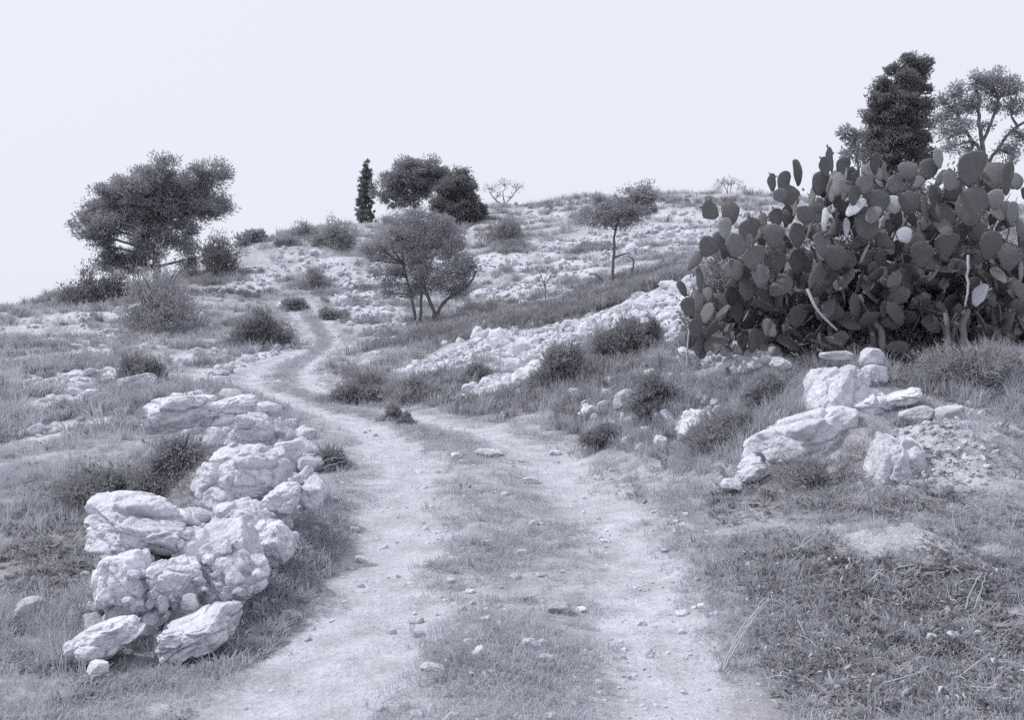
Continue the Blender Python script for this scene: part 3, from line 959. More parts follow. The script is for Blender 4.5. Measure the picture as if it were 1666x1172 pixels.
for k, (px, py, w, h, d, lab, ry, pl, bx, nm) in enumerate(RB):
    deepen = 1.6 if nm == 'outcrop' else 1.25
    boulder(px, py + h * (deepen - 1) * 0.45, w, h * deepen, d, lab, 700 + k * 5, cat=nm, rot=(0.05, ry, 0), planes=pl + 4, box=bx, rough=0.13, group="rocks on the right bank", sub=6 if w > 70 or h > 80 else 5, name=nm, pits=0.03, cells=0 if w < 80 else 12)
heap = empty("stone_heap", tuple(P(1180, 585, 12.6)), "heap of pale rubble at the left foot of the cactus thicket", "stone heap")
heap2 = empty("stone_heap", tuple(P(1385, 600, 10.2)), "small heap of rubble on and behind the upright outcrop", "stone heap")
heap3 = empty("stone_heap", tuple(P(1540, 720, 8.6)), "gravelly spill of small stones on the bank near the right edge", "stone heap")
heap4 = empty("stone_heap", tuple(P(1090, 680, 12.0)), "half buried pale rocks strewn over the grassy bank below the cactus thicket", "stone heap")
for hp, poly, n, spx in ((heap4, [(900,640),(1010,610),(1110,600),(1240,620),(1230,720),(1120,745),(1030,735),(940,690)], 90, 19), (heap, [(1098,592),(1130,565),(1175,540),(1215,560),(1285,585),(1240,605),(1190,612),(1130,600)], 150, 20),
                         (heap2, [(1328,585),(1345,568),(1435,572),(1440,625),(1390,632),(1400,600)], 46, 14),
                         (heap3, [(1450,680),(1560,660),(1635,690),(1620,790),(1500,785),(1455,780)], 150, 9)):
    q = sample_poly(poly, n)
    w = cast(q[:, 0], q[:, 1])
    for p in w:
        s = spx * p[1] / F / 2 * random.uniform(0.6, 1.7)
        stone_obj("stone", (p[0], p[1], H(p[0], p[1]) + s * 0.35), s, STONES, 1.0, hp, tilt=0.5)

# ------------------------------------------------------------------ stones on and beside the track
SETS = [
 ("small pale stone strewn on the grassy strip between the wheel tracks", "stones on the grassy middle strip",
  [(742,743,25,8),(821,804,16,8),(780,799,20,7),(837,939,26,6),(945,992,18,8),(798,1094,18,10),(769,1096,14,9),(733,945,18,10),(790,1008,22,8),(906,1053,12,10),(726,1076,16,10),(815,955,9,8),(765,963,18,8),(880,936,18,6),(870,851,20,8),(882,852,12,8),(848,749,12,8),(860,905,9,6),(915,930,12,8),(840,870,9,5),(905,890,10,5),(798,880,8,5),(895,1020,10,7),(760,1030,10,6),(830,1100,12,7)]),
 ("small pale stone lying on the worn right wheel track", "stones on the right wheel track",
  [(1082,894,18,12),(1116,837,16,12),(1141,986,18,10),(1010,1046,14,6),(995,763,12,12),(1013,790,12,8),(1050,815,14,9),(1100,848,14,8),(1040,960,8,5),(1065,1020,9,5),(975,905,9,6),(1120,930,10,7)]),
 ("small pale stone at the edge of the left wheel track", "stones beside the left wheel track",
  [(541,869,22,8),(475,908,20,10),(447,977,18,14),(543,812,16,8),(536,896,14,7),(509,926,9,8),(558,842,14,8),(416,997,18,8),(576,862,20,8),(614,876,12,10),(589,912,25,8),(571,925,14,9),(525,960,10,7),(560,980,12,7),(480,950,12,8),(500,1040,14,8),(610,960,9,6),(430,1040,14,9),(540,1010,9,6),(455,930,10,7)]),
]
LAND = [(800,737,"the long flat bare stone"),(903,737,"the stone below the grassy bank"),(864,782,"the squarish stone"),(850,900,"the round whitish stone"),(909,988,"the largest flat stone of the strip"),
 (862,1048,"the tilted stone at the bottom centre"),(888,1070,"the flat stone at the bottom centre"),(780,1067,"the upright blocky stone"),(682,1031,"the pale stone by the left wheel track"),(704,1085,"the long low stone at the bottom"),
 (522,856,"the whitest flat stone of the verge"),(472,876,"the triangular stone at the wall's foot"),(474,1000,"the long thin stone of the verge"),(369,1046,"the rounded stone of the bottom left verge"),(640,684,"the dark tuft at the fork"),(1180,790,"the small stone below the bedrock slab"),(1210,1040,"the bundle of dry stalks")]
used = set()
def near_label(lab, px, py, w, h):
    size = "tiny" if w < 11 else ("small" if w < 17 else "fist sized")
    look = "flat" if h < 0.45 * w else ("squat" if h < 0.62 * w else "roundish")
    for lx, ly, nm in sorted(LAND, key=lambda a: math.hypot(a[0] - px, 1.4 * (a[1] - py))):
        dx, dy = px - lx, py - ly
        way = ("left of" if dx < 0 else "right of") if abs(dx) > 1.3 * abs(dy) else ("beyond" if dy < 0 else "in front of")
        t = "%s %s stone %s %s" % (size, look, way, nm)
        if t not in used:
            used.add(t)
            return t
for lab, grp, ls in SETS:
    pp = cast([a[0] for a in ls], [a[1] + a[3] * 0.3 for a in ls])
    for (px, py, w, h), p in zip(ls, pp):
        s = w * p[1] / F / 2 * 1.05
        o = stone_obj("stone", (p[0], p[1], H(p[0], p[1]) + s * 0.2), s, STONES, 0.95, tilt=0.2)
        tag(o, near_label(lab, px, py, w, h), "stone", grp)
ONE = [
 (800,737,58,11,"long flat bare stone across the strip where the wheel tracks part"),
 (903,737,22,9,"pale stone at the right edge of the track below the grassy bank"),
 (864,782,28,13,"pale squarish stone casting shade on the strip below the long flat stone"),
 (850,900,18,12,"round whitish stone in the centre of the grassy strip"),
 (909,988,40,17,"largest flat pale stone at the right side of the grassy strip"),
 (862,1048,26,18,"tilted pale stone in the dark grass near the bottom centre"),
 (888,1070,32,10,"flat pale stone just below the tilted stone near the bottom centre"),
 (780,1067,24,30,"upright blocky stone in the dark grass at the bottom centre"),
 (682,1031,22,15,"pale stone on the right side of the left wheel track near the bottom"),
 (677,1010,26,12,"broken pale stone just behind the one beside the left wheel track"),
 (704,1085,46,10,"long low stone at the bottom left of the grassy strip"),
 (522,856,38,20,"whitest flat stone on the verge right of the tumbled wall"),
 (472,876,34,22,"pale triangular stone at the foot of the tumbled wall"),
 (474,1000,42,13,"long thin stone on the verge left of the left wheel track"),
 (369,1046,26,20,"rounded pale stone in the grass at the bottom left verge"),
 (322,1062,26,18,"pale stone just below the smooth oval stone"),
 (1550,1036,26,18,"pale pitted stone in the dark weeds at the lower right"),
 (1515,1038,18,16,"small pale stone left of the pitted one in the dark weeds"),
]
for px, py, w, h, lab in ONE:
    p = cast([px], [py + h * 0.35])[0]
    s = w * p[1] / F / 2
    v, f = rock_shape(900 + px, 4, 7, 0.16, 0.15)
    v = v / np.abs(v).max(0) * np.array([s, s * 0.75, h * p[1] / F / 2 * 1.15])
    v = rot_np(v, (0, random.uniform(-0.2, 0.2), 0))
    me = mesh_np("stone", v, f, M['rock'], True)
    o = bpy.data.objects.new("stone", me)
    o.location = (p[0], p[1], H(p[0], p[1]) + h * p[1] / F * 0.28)
    link(o)
    tag(o, lab, "stone", "single stones along the track")

# ------------------------------------------------------------------ prickly pear thicket
def pad_mesh(name, seed, mat):
    r = np.random.default_rng(seed)
    nr, ns = 5, 18
    th = np.linspace(0, 2 * np.pi, ns, endpoint=False)
    x = np.sin(th) * (0.31 + 0.045 * (-np.cos(th))) * (1 + 0.04 * np.sin(3 * th + seed))
    z = 0.5 - 0.5 * np.cos(th) 
    x = x * (0.72 + 0.38 * np.sqrt(np.clip(z, 0, 1))) * r.uniform(0.85, 1.12)
    x = x + r.uniform(-0.12, 0.12) * (z ** 2 - 0.3) + 0.02 * np.sin(5 * th + seed * 1.7)
    z = z + 0.015 * np.sin(4 * th + seed * 2.3) * np.clip(z * 2, 0, 1)
    vs = []
    prof = [(1.0, 0.0), (0.9, 0.022), (0.68, 0.042), (0.36, 0.05)]
    bend = r.uniform(-0.08, 0.08)
    for sgn in (1, -1):
        for s, t in (prof if sgn == 1 else prof[1:]):
            vs.append(np.stack([x * s, sgn * t + bend * (x * s) ** 2 * 4 + 0.05 * np.sin(3 * (0.5 + (z - 0.5) * s) + seed), 0.5 + (z - 0.5) * s], 1))
    v = np.concatenate(vs)
    f = []
    rings = [[k * ns + i for i in range(ns)] for k in range(7)]
    def strip(a, b):
        for i in range(ns):
            f.append([a[i], a[(i + 1) % ns], b[(i + 1) % ns], b[i]])
    strip(rings[0], rings[1]); strip(rings[1], rings[2]); strip(rings[2], rings[3])
    strip(rings[4], rings[0]); strip(rings[5], rings[4]); strip(rings[6], rings[5])
    me = mesh_np(name, np.zeros((1, 3)), np.zeros((0, 4), int), None) if False else None
    bm = bmesh.new()
    bv = [bm.verts.new(q) for q in v]
    for q in f: bm.faces.new([bv[i] for i in q])
    bm.faces.new([bv[i] for i in rings[3]]); bm.faces.new([bv[i] for i in reversed(rings[6])])
    bmesh.ops.recalc_face_normals(bm, faces=bm.faces)
    for fr_ in range(int(r.integers(2, 5)) if seed % 4 == 0 else 0):      # a few fruits on the rim
        i = int(r.integers(ns // 2 - 4, ns // 2 + 5)) % ns
        q = Vector(v[i]); o_ = (q - Vector((0, 0, 0.5))).normalized()
        res = bmesh.ops.create_icosphere(bm, subdivisions=1, radius=1.0)
        mt_ = Matrix.Translation(q + o_ * 0.06) @ o_.to_track_quat('Z', 'Y').to_matrix().to_4x4() @ Matrix.Diagonal((0.045, 0.045, 0.085, 1))
        bmesh.ops.transform(bm, matrix=mt_, verts=res['verts'])
    for _ in range(46):                     # spines in the areoles, thickest on the rim
        i = r.integers(0, ns); ring = r.choice([0, 0, 0, 1, 2, 4, 5])
        q = Vector(v[ring * ns + i]) * 1.0
        if q.z < 0.2: continue
        out_ = (q - Vector((0, 0, 0.5))); out_.y = out_.y * 6 + r.normal(0, 0.35); out_.normalize()
        out_ = (out_ + Vector(r.normal(0, 0.45, 3))).normalized()
        sd = out_.orthogonal().normalized() * 0.007
        bm.faces.new([bm.verts.new(q - sd), bm.verts.new(q + sd), bm.verts.new(q + out_ * r.uniform(0.04, 0.085))]).material_index = 1
    me = bpy.data.meshes.new(name); bm.to_mesh(me); bm.free()
    for p in me.polygons: p.use_smooth = True
    me.materials.append(M[mat]); me.materials.append(M['dead'])
    return me
PADS = {k: [pad_mesh("pad", 10 + i, m) for i in range(9)] for k, m in (('d', 'pad'), ('m', 'pad_mid'), ('l', 'pad_dry'))}
CBASE = [(1140,560,12.6,"left end of the prickly pear thicket with a dark drooping arm of pads"),
         (1225,585,12.0,"prickly pear with rounded pads rising over the stony slope at the thicket's left"),
         (1330,590,11.7,"prickly pear with narrow pale dry pads in the left middle of the thicket"),
         (1450,588,11.6,"tall prickly pear in front of the dark cypress"),
         (1560,585,11.4,"dense dark prickly pear right of the cypress"),
         (1650,580,11.2,"prickly pear with large dark pads at the right edge")]
cacti = []
for bx, by, d, lab in CBASE:
    p = P(bx, by, d)
    c = empty("prickly_pear", (p[0], p[1], float(H(p[0], p[1]))), lab, "cactus", "prickly pear thicket")
    cacti.append((bx, c, d))
def pad(px, py, w, h, ang, tone, d, yaw=None, pitch=None):
    k = min(range(len(cacti)), key=lambda i: abs(cacti[i][0] - px))
    root = cacti[k][1]
    o = bpy.data.objects.new("pad", random.choice(PADS[tone]))
    m = d / F
    H_ = h * m
    c = P(px, py, d)
    yaw = random.gauss(0, 0.35) if yaw is None else yaw
    pitch = random.gauss(0, 0.2) if pitch is None else pitch
    R = Euler((pitch, math.radians(ang), 0)).to_matrix().to_4x4()
    R = Matrix.Rotation(yaw, 4, 'Z') @ R if False else R @ Matrix.Rotation(yaw, 4, 'Z')
    base = Vector(c) - (R @ Vector((0, 0, 0.5 * H_)))
    o.rotation_euler = R.to_euler()
    o.location = base - root.location
    sx = w * m / 0.68
    o.scale = (sx, H_ * 0.9, H_)
    link(o, root)
    return o
EXPL = [(1256,297,17,30,-12,'d'),(1277,298,29,42,-4,'d'),(1297,281,28,46,3,'d'),(1283,318,34,34,10,'d'),(1270,318,30,24,-30,'d'),
 (1156,343,35,32,-60,'d'),(1188,347,29,40,-3,'d'),(1180,372,22,38,-4,'m'),(1218,375,38,44,8,'d'),(1197,400,46,42,15,'d'),(1176,392,30,36,-10,'d'),
 (1263,354,34,32,-8,'d'),(1259,385,36,42,4,'d'),(1297,383,36,42,4,'d'),(1310,350,32,32,0,'d'),(1334,298,26,42,4,'d'),(1351,260,25,44,-6,'d'),(1342,272,24,34,-22,'d'),
 (1373,272,30,34,0,'d'),(1394,247,24,40,3,'d'),(1424,267,20,38,4,'d'),(1353,309,24,44,-4,'m'),(1364,300,20,40,8,'m'),(1374,285,10,34,2,'l'),(1391,337,26,44,38,'l'),(1342,357,11,42,6,'l'),
 (1377,371,11,34,6,'l'),(1408,299,34,36,-6,'m'),(1390,318,30,34,10,'d'),(1456,299,30,34,0,'m'),(1440,280,28,34,-10,'d'),(1477,278,34,32,4,'m'),(1453,333,28,32,-10,'l'),(1472,383,25,30,-12,'l'),(1496,375,19,34,2,'m'),
 (1512,274,32,36,6,'d'),(1527,258,26,36,4,'m'),(1546,295,34,36,20,'m'),(1581,274,44,60,2,'d'),(1622,287,46,50,14,'d'),(1581,337,56,66,0,'d'),(1647,347,26,40,12,'m'),(1619,325,30,34,-12,'m'),(1640,290,24,60,6,'d'),
 (1593,480,28,42,16,'l'),(1152,402,34,34,30,'d'),(1130,425,22,40,35,'d'),(1138,455,18,44,0,'d'),(1136,490,22,40,4,'d'),(1120,500,24,34,-20,'d'),(1150,510,30,36,10,'d'),(1130,535,32,34,-8,'d'),(1110,470,14,30,-20,'d'),
 (1226,420,40,42,6,'d'),(1260,425,38,42,-6,'d'),(1300,425,40,44,4,'d'),(1335,400,34,42,-5,'d'),(1360,420,38,44,8,'d'),(1410,370,40,46,-4,'d'),(1430,330,36,42,4,'d'),(1480,330,36,42,-6,'d'),(1520,320,38,44,2,'d'),(1540,350,36,42,-8,'d'),
 (1500,415,38,44,5,'d'),(1540,400,38,46,-5,'d'),(1610,400,44,50,5,'d'),(1640,420,34,46,-5,'d'),(1330,345,30,36,-12,'m'),(1420,350,26,32,16,'m'),(1238,450,36,40,0,'d'),(1195,440,32,38,-15,'d'),(1215,470,34,42,6,'d')]
for e in EXPL:
    tone = e[5]
    yw = random.gauss(0.0, 0.45)
    if tone == 'l': yw = random.uniform(-0.75, -0.35)
    pad(*e, d=random.uniform(10.9, 11.5), yaw=yw, pitch=random.gauss(-0.12 if tone == 'l' else 0.05, 0.12))
CACT = [(1118,540),(1125,490),(1150,415),(1180,400),(1240,350),(1330,310),(1350,275),(1440,275),(1500,285),(1560,285),(1640,275),(1670,290),(1670,560),(1560,585),(1440,580),(1300,598),(1250,585),(1150,565)]
q = np.concatenate([sample_poly(CACT, 420), sample_poly([(1120,560),(1130,480),(1200,430),(1670,400),(1670,570),(1560,590),(1300,600),(1250,590)], 430)])
for k, (px, py) in enumerate(q):
    if inside(np.array([px]), np.array([py]), [(1152,415),(1186,415),(1186,480),(1155,480)])[0]: continue
    if px < 1310 and py > 572: continue
    back = 0.5 if (px < 1310 and py > 470) else 0.0
    low = (py - 280) / 300
    tone = 'd' if random.random() < 0.975 else 'm'
    z = random.choice([random.uniform(22, 34), random.uniform(30, 44), random.uniform(36, 52)])
    pad(px, py, z * random.uniform(0.5, 0.78), z, random.gauss(0, 30 + 24 * low), tone, d=random.uniform(11.2, 12.5) + back, yaw=random.gauss(0, 0.95), pitch=random.gauss(0, 0.4))
# woody stems under the pads
for bx, c, d in cacti[2:]:
    for _ in range(3):
        x0 = bx + random.uniform(-35, 35); x1 = x0 + random.uniform(-30, 30)
        dd = d + random.uniform(-0.5, 0.3)
        b0 = P(x0, 590, dd); b0[2] = float(H(b0[0], b0[1])) - 0.1
        v, f = tube(curve_pts([b0, P((x0 + x1) / 2 + random.gauss(0, 8), 545, dd + 0.15), P(x1, 505, dd + 0.3)], 5), 0.05, 0.03, 7, 0.008)
        child("stem", mesh_np("stem", v, f, M['pad']), c)
v, f = tube(curve_pts([P(1313,470,10.9), P(1330,505,10.85), P(1362,538,10.9)], 5), 0.018, 0.012, 6)
c = empty("dead_stalk", tuple(P(1362,538,10.9)), "pale dead stalk slanting across the dark front of the cactus thicket", "stalk")
child("stalk", mesh_np("stalk", v, f, M['dead']), c)
for pts, lab in (([(1575,415),(1574,470),(1570,500)], "pale dry stem standing left of the bright dry pad"),
                 ([(1124,520),(1119,560),(1117,600)], "thin pale stick at the left foot of the cactus thicket")):
    pp = [P(a, b, 10.8 if a > 1200 else 11.9) for a, b in pts]
    c = empty("dead_stalk", tuple(pp[-1]), lab, "stalk", "dry stems in the cactus thicket")
    v, f = tube(curve_pts(pp, 5), 0.014, 0.010, 6, 0.006)
    child("stalk", mesh_np("stalk", v, f, M['dead']), c)

# ------------------------------------------------------------------ trees
plant_tree("pine_tree", "large dark spreading pine leaning over the left skyline", (262,500), 50.0,
  [[(262,505),(256,450),(255,410),(268,370),(290,330)], ],
  [(276,281,33,20),(340,281,33,23),(238,304,46,28),(296,317,56,31),(179,327,33,23),(225,343,51,26),(148,356,26,18),(179,371,46,15),(276,363,56,23),(355,330,28,13),(327,343,31,15),(163,399,20,15),(184,417,23,15),(250,394,33,28),(220,430,36,13),(300,395,22,14),(210,300,20,12),(160,430,24,12),(140,380,16,12),(310,420,18,14)],
  'pine', 430, 130, 0.19, 0.05, 0.42, 0.24, up=0.5, group="pines on the skyline", shell=0.45)
plant_tree("cypress_tree", "slim columnar cypress on the skyline left of the round pine", (595,365), 80.0, [[(595,368),(595,320),(596,275)]],
  [(595,350,13,16),(594,332,13,16),(596,314,12,16),(594,298,9,14),(596,284,7,12),(596,271,4,9),(597,262,2,6)], 'cypress', 300, 45, 0.20, 0.06, 0.15, 0.14, up=1.2, shell=0.7, limb_r=0.2, twigs=1)
plant_tree("pine_tree", "round crowned pine on the skyline between the slim cypress and the dark conifer", (672,360), 79.0, [[(672,368),(674,335),(676,310)]],
  [(665,292,42,26),(640,303,27,20),(700,282,32,22),(720,292,20,15),(680,266,32,9),(650,325,28,13),(616,312,10,11),(690,310,20,18)],
  'pine', 190, 110, 0.26, 0.07, 0.5, 0.2, up=0.4, group="pines on the skyline", shell=0.45)
plant_tree("conifer_tree", "broad dark conifer on the skyline right of the round pine", (748,362), 75.0, [[(748,368),(748,330),(750,290)]],
  [(745,345,40,16),(740,325,33,17),(752,305,22,15),(750,290,11,12),(752,279,5,8),(775,347,16,13),(714,338,16,14),(765,325,16,14),(722,312,10,9)], 'cypress', 230, 100, 0.25, 0.08, 0.42, 0.2, up=0.3, shell=0.6)
da = float(cast([707], [528])[0][1])
plant_tree("almond_tree", "large many stemmed almond tree in the middle of the slope", (707,528), da,
  [[(707,530),(706,508),(696,482),(688,455),(684,420)], [(707,522,0.1),(716,500),(738,480),(764,462),(775,440)], [(678,522,0.3),(672,495),(666,470),(655,430)], [(686,520,0.2),(684,495),(690,460),(700,430)]],
  [(650,380,42,32),(700,388,50,40),(742,420,32,42),(618,402,28,26),(658,430,42,36),(712,448,44,30),(636,462,22,16),(690,357,38,16),(598,424,16,14),(757,452,16,20),(676,408,36,26),(728,385,28,22),(606,448,14,12),(625,478,14,9),(772,430,12,20),(640,355,16,8),(722,362,16,10),(588,402,10,8),(648,482,18,12),(744,474,16,14),(676,470,18,14)],
  'almond', 300, 105, 0.10, 0.03, 0.27, 0.085, up=0.0, shell=0.35, twigs=8, group="almond trees on the slope")
dt = float(cast([996], [468])[0][1])
plant_tree("almond_tree", "thin trunked leaning almond tree right of the middle of the slope", (996,468), dt,
  [[(996,470),(997,440),(999,405),(1001,375),(1012,345),(1035,318)], [(1028,466,0.2),(1026,447),(1031,426),(1022,416)], [(985,466,-.1),(976,452),(962,446)], [(999,420),(1012,414),(1024,412)]],
  [(972,352,32,18),(1008,350,34,20),(1042,322,24,20),(950,348,14,12),(1062,336,18,9),(985,332,22,12),(1025,338,24,16),(1046,312,22,18),(1000,318,10,6),(1066,318,10,8)],
  'almond', 130, 100, 0.10, 0.03, 0.25, 0.06, up=0.2, shell=0.35, twigs=7, group="almond trees on the slope")
plant_tree("cypress_tree", "tall ragged dark cypress rising behind the cactus thicket", (1468,470), 21.0, [[(1468,470),(1468,350),(1466,240),(1472,170),(1486,115)]],
  [(1478,98,7,11),(1497,104,13,9),(1491,116,20,12),(1458,116,15,12),(1470,130,22,14),(1433,133,10,9),(1428,141,8,5),(1466,150,28,18),(1492,146,13,14),(1448,172,28,20),(1474,172,24,20),(1494,176,13,18),(1420,166,9,9),(1416,190,9,7),(1450,200,32,20),(1484,202,24,20),(1432,220,22,16),(1462,226,30,20),(1496,226,18,18),(1516,152,9,9),(1513,172,9,12),(1518,196,7,12),(1440,250,30,20),(1476,254,34,22),(1508,252,14,14),(1414,228,10,10),(1463,300,44,40),(1418,262,16,16)],
  'cypress', 640, 105, 0.075, 0.028, 0.115, 0.11, up=0.7, shell=0.4, twigs=2)
plant_tree("deciduous_tree", "open branched leafy tree at the right edge behind the cactus", (1602,470), 18.5,
  [[(1602,470),(1602,330),(1600,255),(1594,200),(1590,150)], [(1603,270,0.1),(1625,240),(1645,212),(1672,195)], [(1600,250,-0.1),(1572,215),(1556,180)], [(1598,235),(1612,200),(1625,160)]],
  [(1552,150,20,14),(1588,132,20,14),(1614,146,22,18),(1646,140,20,18),(1550,180,20,16),(1566,206,22,14),(1540,213,16,16),(1648,176,18,14),(1580,170,22,16),(1544,240,18,12),(1690,170,26,26),(1618,122,16,10),(1528,195,12,12),(1660,222,18,12),(1620,176,14,12),(1640,250,20,12),(1580,240,12,12),(1530,165,10,10),(1600,205,10,10)],
  'almond', 330, 36, 0.06, 0.024, 0.13, 0.065, up=0.1, shell=0.35, twigs=16, limb_r=0.45)
plant_tree("deciduous_tree", "faint sparse small tree peeping out left of the tall ragged cypress", (1400,470), 24.0, [[(1402,470),(1400,330),(1394,250),(1385,220)]],
  [(1377,216,14,11),(1396,236,18,14),(1386,250,16,12),(1400,215,10,10)], 'almond', 110, 12, 0.10, 0.04, 0.09, 0.05, up=0.1, shell=0.4, twigs=8)
plant_tree("small_tree", "little multi stemmed tree alone on the left skyline right of the big pine", (410,405), 66.0, [[(408,407),(403,396),(396,390)], [(412,407),(416,395),(420,386)], [(410,407),(410,395),(408,386)]],
  [(402,390,16,7),(420,385,12,8),(394,397,10,6),(410,383,14,5)], 'shrub_grey', 120, 10, 0.3, 0.10, 0.16, 0.09, up=0.2, twigs=2)
plant_tree("sapling", "thin leafless sapling on the terrace between the two almond trees", (888,492), float(cast([888],[492])[0][1]), [[(888,494),(887,470),(886,455)], [(887,470,0),(880,448),(872,436)], [(887,466,0),(896,448),(905,442)]],
  [(874,438,6,5),(888,452,6,6),(902,446,6,5)], 'almond', 12, 6, 0.12, 0.04, 0.1, 0.035, up=0.2, twigs=5)
plant_tree("small_tree", "bare branched small tree on the skyline right of the dark conifer", (820,345), 86.0, [[(820,348),(820,330),(818,312)], [(820,340,0),(806,325),(796,312)], [(820,335,0),(834,318),(846,304)]],
  [(800,306,14,9),(820,300,14,10),(840,305,14,9),(810,318,9,7),(832,320,8,7)], 'almond', 90, 6, 0.16, 0.05, 0.22, 0.10, up=0.2, twigs=14)
plant_tree("small_tree", "bare twiggy bush on the skyline left of the cactus", (1185,316), 86.0, [[(1185,318),(1180,304),(1172,296)], [(1186,318),(1190,302),(1198,292)], [(1184,318),(1184,302),(1184,290)]],
  [(1174,298,12,7),(1196,298,12,7),(1185,294,12,6),(1205,306,8,6),(1165,306,8,6)], 'shrub_grey', 90, 6, 0.18, 0.05, 0.2, 0.045, up=0.3, twigs=14)

# ------------------------------------------------------------------ shrubs
SH = [
 (420,567,94,64,'shrub',"round dark bush left of the track above the bend",3200,0.30,0.05),
 (224,625,76,62,'shrub',"compact rounded dark bush above the pale stone block on the left",3200,0.17,0.035),
 (256,540,130,140,'shrub_grey',"large grey green bush in front of the big pine",3600,0.26,0.06),
 (342,446,86,78,'cypress',"dense dark bush at the right foot of the big pine",2200,0.32,0.08),
 (165,492,92,66,'cypress',"low dark bush at the left foot of the big pine",1900,0.32,0.08),
 (918,628,92,70,'shrub',"dark grassy bush below the rubble bank",3000,0.24,0.03),
 (1022,578,88,62,'shrub',"dark bush at the lower right end of the rubble bank",2800,0.22,0.03),
 (548,402,74,54,'shrub',"dark bush on the skyline left of the slim cypress",1700,0.34,0.08),
 (490,388,56,30,'shrub_grey',"low grey bush on the left skyline beside the dark bush",900,0.34,0.08),
 (822,392,82,40,'shrub',"wide dark bush just below the skyline right of the conifer",1700,0.34,0.08),
 (858,330,34,28,'shrub_grey',"small bush on the skyline right of the bare small tree",600,0.36,0.08),
 (638,684,34,28,'shrub',"small dark tuft at the fork where the wheel tracks meet",800,0.13,0.02),
 (662,690,20,20,'shrub',"tiny dark tuft right beside the one at the fork",500,0.11,0.02),
 (590,652,90,46,'shrub',"dark grassy scrub on the inside of the bend",2600,0.22,0.03),
 (540,764,48,50,'shrub',"dark weedy tuft between the tumbled wall and the left wheel track",1500,0.12,0.018),
 (1072,668,76,66,'shrub',"dark grassy bush among the rocks of the right bank",2600,0.17,0.022),
 (985,724,70,34,'shrub',"low dark scrub at the right edge of the track",1500,0.13,0.02),
 (1190,720,110,60,'shrub_grey',"grey tall grass clump left of the bedrock slab",2400,0.15,0.016),
 (1250,660,80,50,'shrub_grey',"dusky grass clump between the rubble heap and upright outcrop",2600,0.16,0.016),
 (672,652,100,40,'shrub_grey',"grey scrub between the bend and the rubble bank's tail",2600,0.2,0.025),
 (772,622,60,30,'shrub_grey',"grey scrub in the hollow of the rubble bank",2200,0.2,0.025),
 (205,808,190,56,'shrub',"dark spreading weeds behind the largest rounded boulder",3600,0.09,0.03),
 (290,760,90,60,'shrub_grey',"grey leafy weeds against the left side of the wall",2400,0.08,0.03),
 (1590,620,150,80,'shrub_grey',"tall grey grass at the right edge under the cactus",3200,0.18,0.018),
 (1330,778,150,34,'shrub_grey',"tufted grass along the lower side of the broad bedrock slab",2200,0.12,0.014),
 (475,505,34,22,'shrub',"small dark bush beside the upper track",500,0.45,0.06),
 (545,520,50,24,'shrub_grey',"low grey scrub right of the upper track",900,0.26,0.05),
 (510,470,60,34,'shrub_grey',"pale scrub right of the top of the visible track",1100,0.3,0.06),
 (590,475,40,12,'shrub',"low dark scrub on top of the square terrace wall",600,0.26,0.06),
 (470,400,44,18,'shrub_grey',"low scrub on the left skyline below the grey bush",600,0.34,0.08),
 (1060,560,40,40,'shrub',"dark grass between the bush and the cactus thicket's left end",1200,0.2,0.025),
]
for px, by, w, h, mt, lab, n, L, Wd in SH:
    shrub(px, by, w, h, mt, lab, n, L, Wd, group="shrubs and scrub on the slope")
# dark foliage added behind the pads to fill the shaded gaps
for k, (px, by, d, w, h, lab) in enumerate([(1230,585,14.2,190,190,"dark foliage added to fill the shade behind the left of the cactus thicket"),(1390,585,12.8,220,260,"dark foliage added to fill the shade behind the middle of the cactus thicket"),(1560,585,12.6,240,270,"dark foliage added to fill the shade behind the right of the cactus thicket")]):
    shrub(px, by, w, h, 'cypress', lab, 6500, 0.13, 0.05, group="dark filler behind the cactus", d=d, name="dark_filler", cat="dark_filler")

# ------------------------------------------------------------------ grass, weeds, pebbles
def tuft_mesh(name, nb, h, spread, wd, mat, seed, droop=0.5, leaf=False):
    r = np.random.default_rng(seed)
    vs, fs = [], []
    for k in range(nb):
        a = r.uniform(0, 6.283); q = spread * math.sqrt(r.uniform())
        b = np.array([math.cos(a) * q, math.sin(a) * q, -0.02])
        a2 = a + r.normal(0, 0.8)
        out = np.array([math.cos(a2), math.sin(a2), 0]); side = np.array([-out[1], out[0], 0])
        hh = h * r.uniform(0.45, 1.2); dr = droop * r.uniform(0.3, 1.3) * hh
        w = wd * r.uniform(0.7, 1.3)
        m = b + out * dr * 0.35 + np.array([0, 0, hh * 0.6])
        t = b + out * dr + np.array([0, 0, hh * (1 - 0.25 * droop)])
        o = len(vs)
        if leaf:
            vs += [b - side * w * 0.15, b + side * w * 0.15, m + side * w, m - side * w, t + side * w * 0.2, t - side * w * 0.2]
        else:
            vs += [b - side * w * 0.5, b + side * w * 0.5, m + side * w * 0.4, m - side * w * 0.4, t + side * w * 0.08, t - side * w * 0.08]
        fs += [[o, o+1, o+2, o+3], [o+3, o+2, o+4, o+5]]
    return mesh_np(name, np.array(vs), np.array(fs), M[mat], True)
LIB_SHORT = library("short_grass", [tuft_mesh("short_grass", 26, 0.075, 0.09, 0.006, 'grass', 40 + k, 0.9) for k in range(6)])
LIB_TALL = library("tall_grass", [tuft_mesh("tall_grass", 30, 0.26, 0.09, 0.007, 'dry' if k % 2 else 'grass', 60 + k, 0.55) for k in range(6)])
LIB_WEED = library("weed", [tuft_mesh("weed", 24, 0.075, 0.10, 0.009 if k % 2 else 0.013, 'weed', 80 + k, 1.3, True) for k in range(6)])
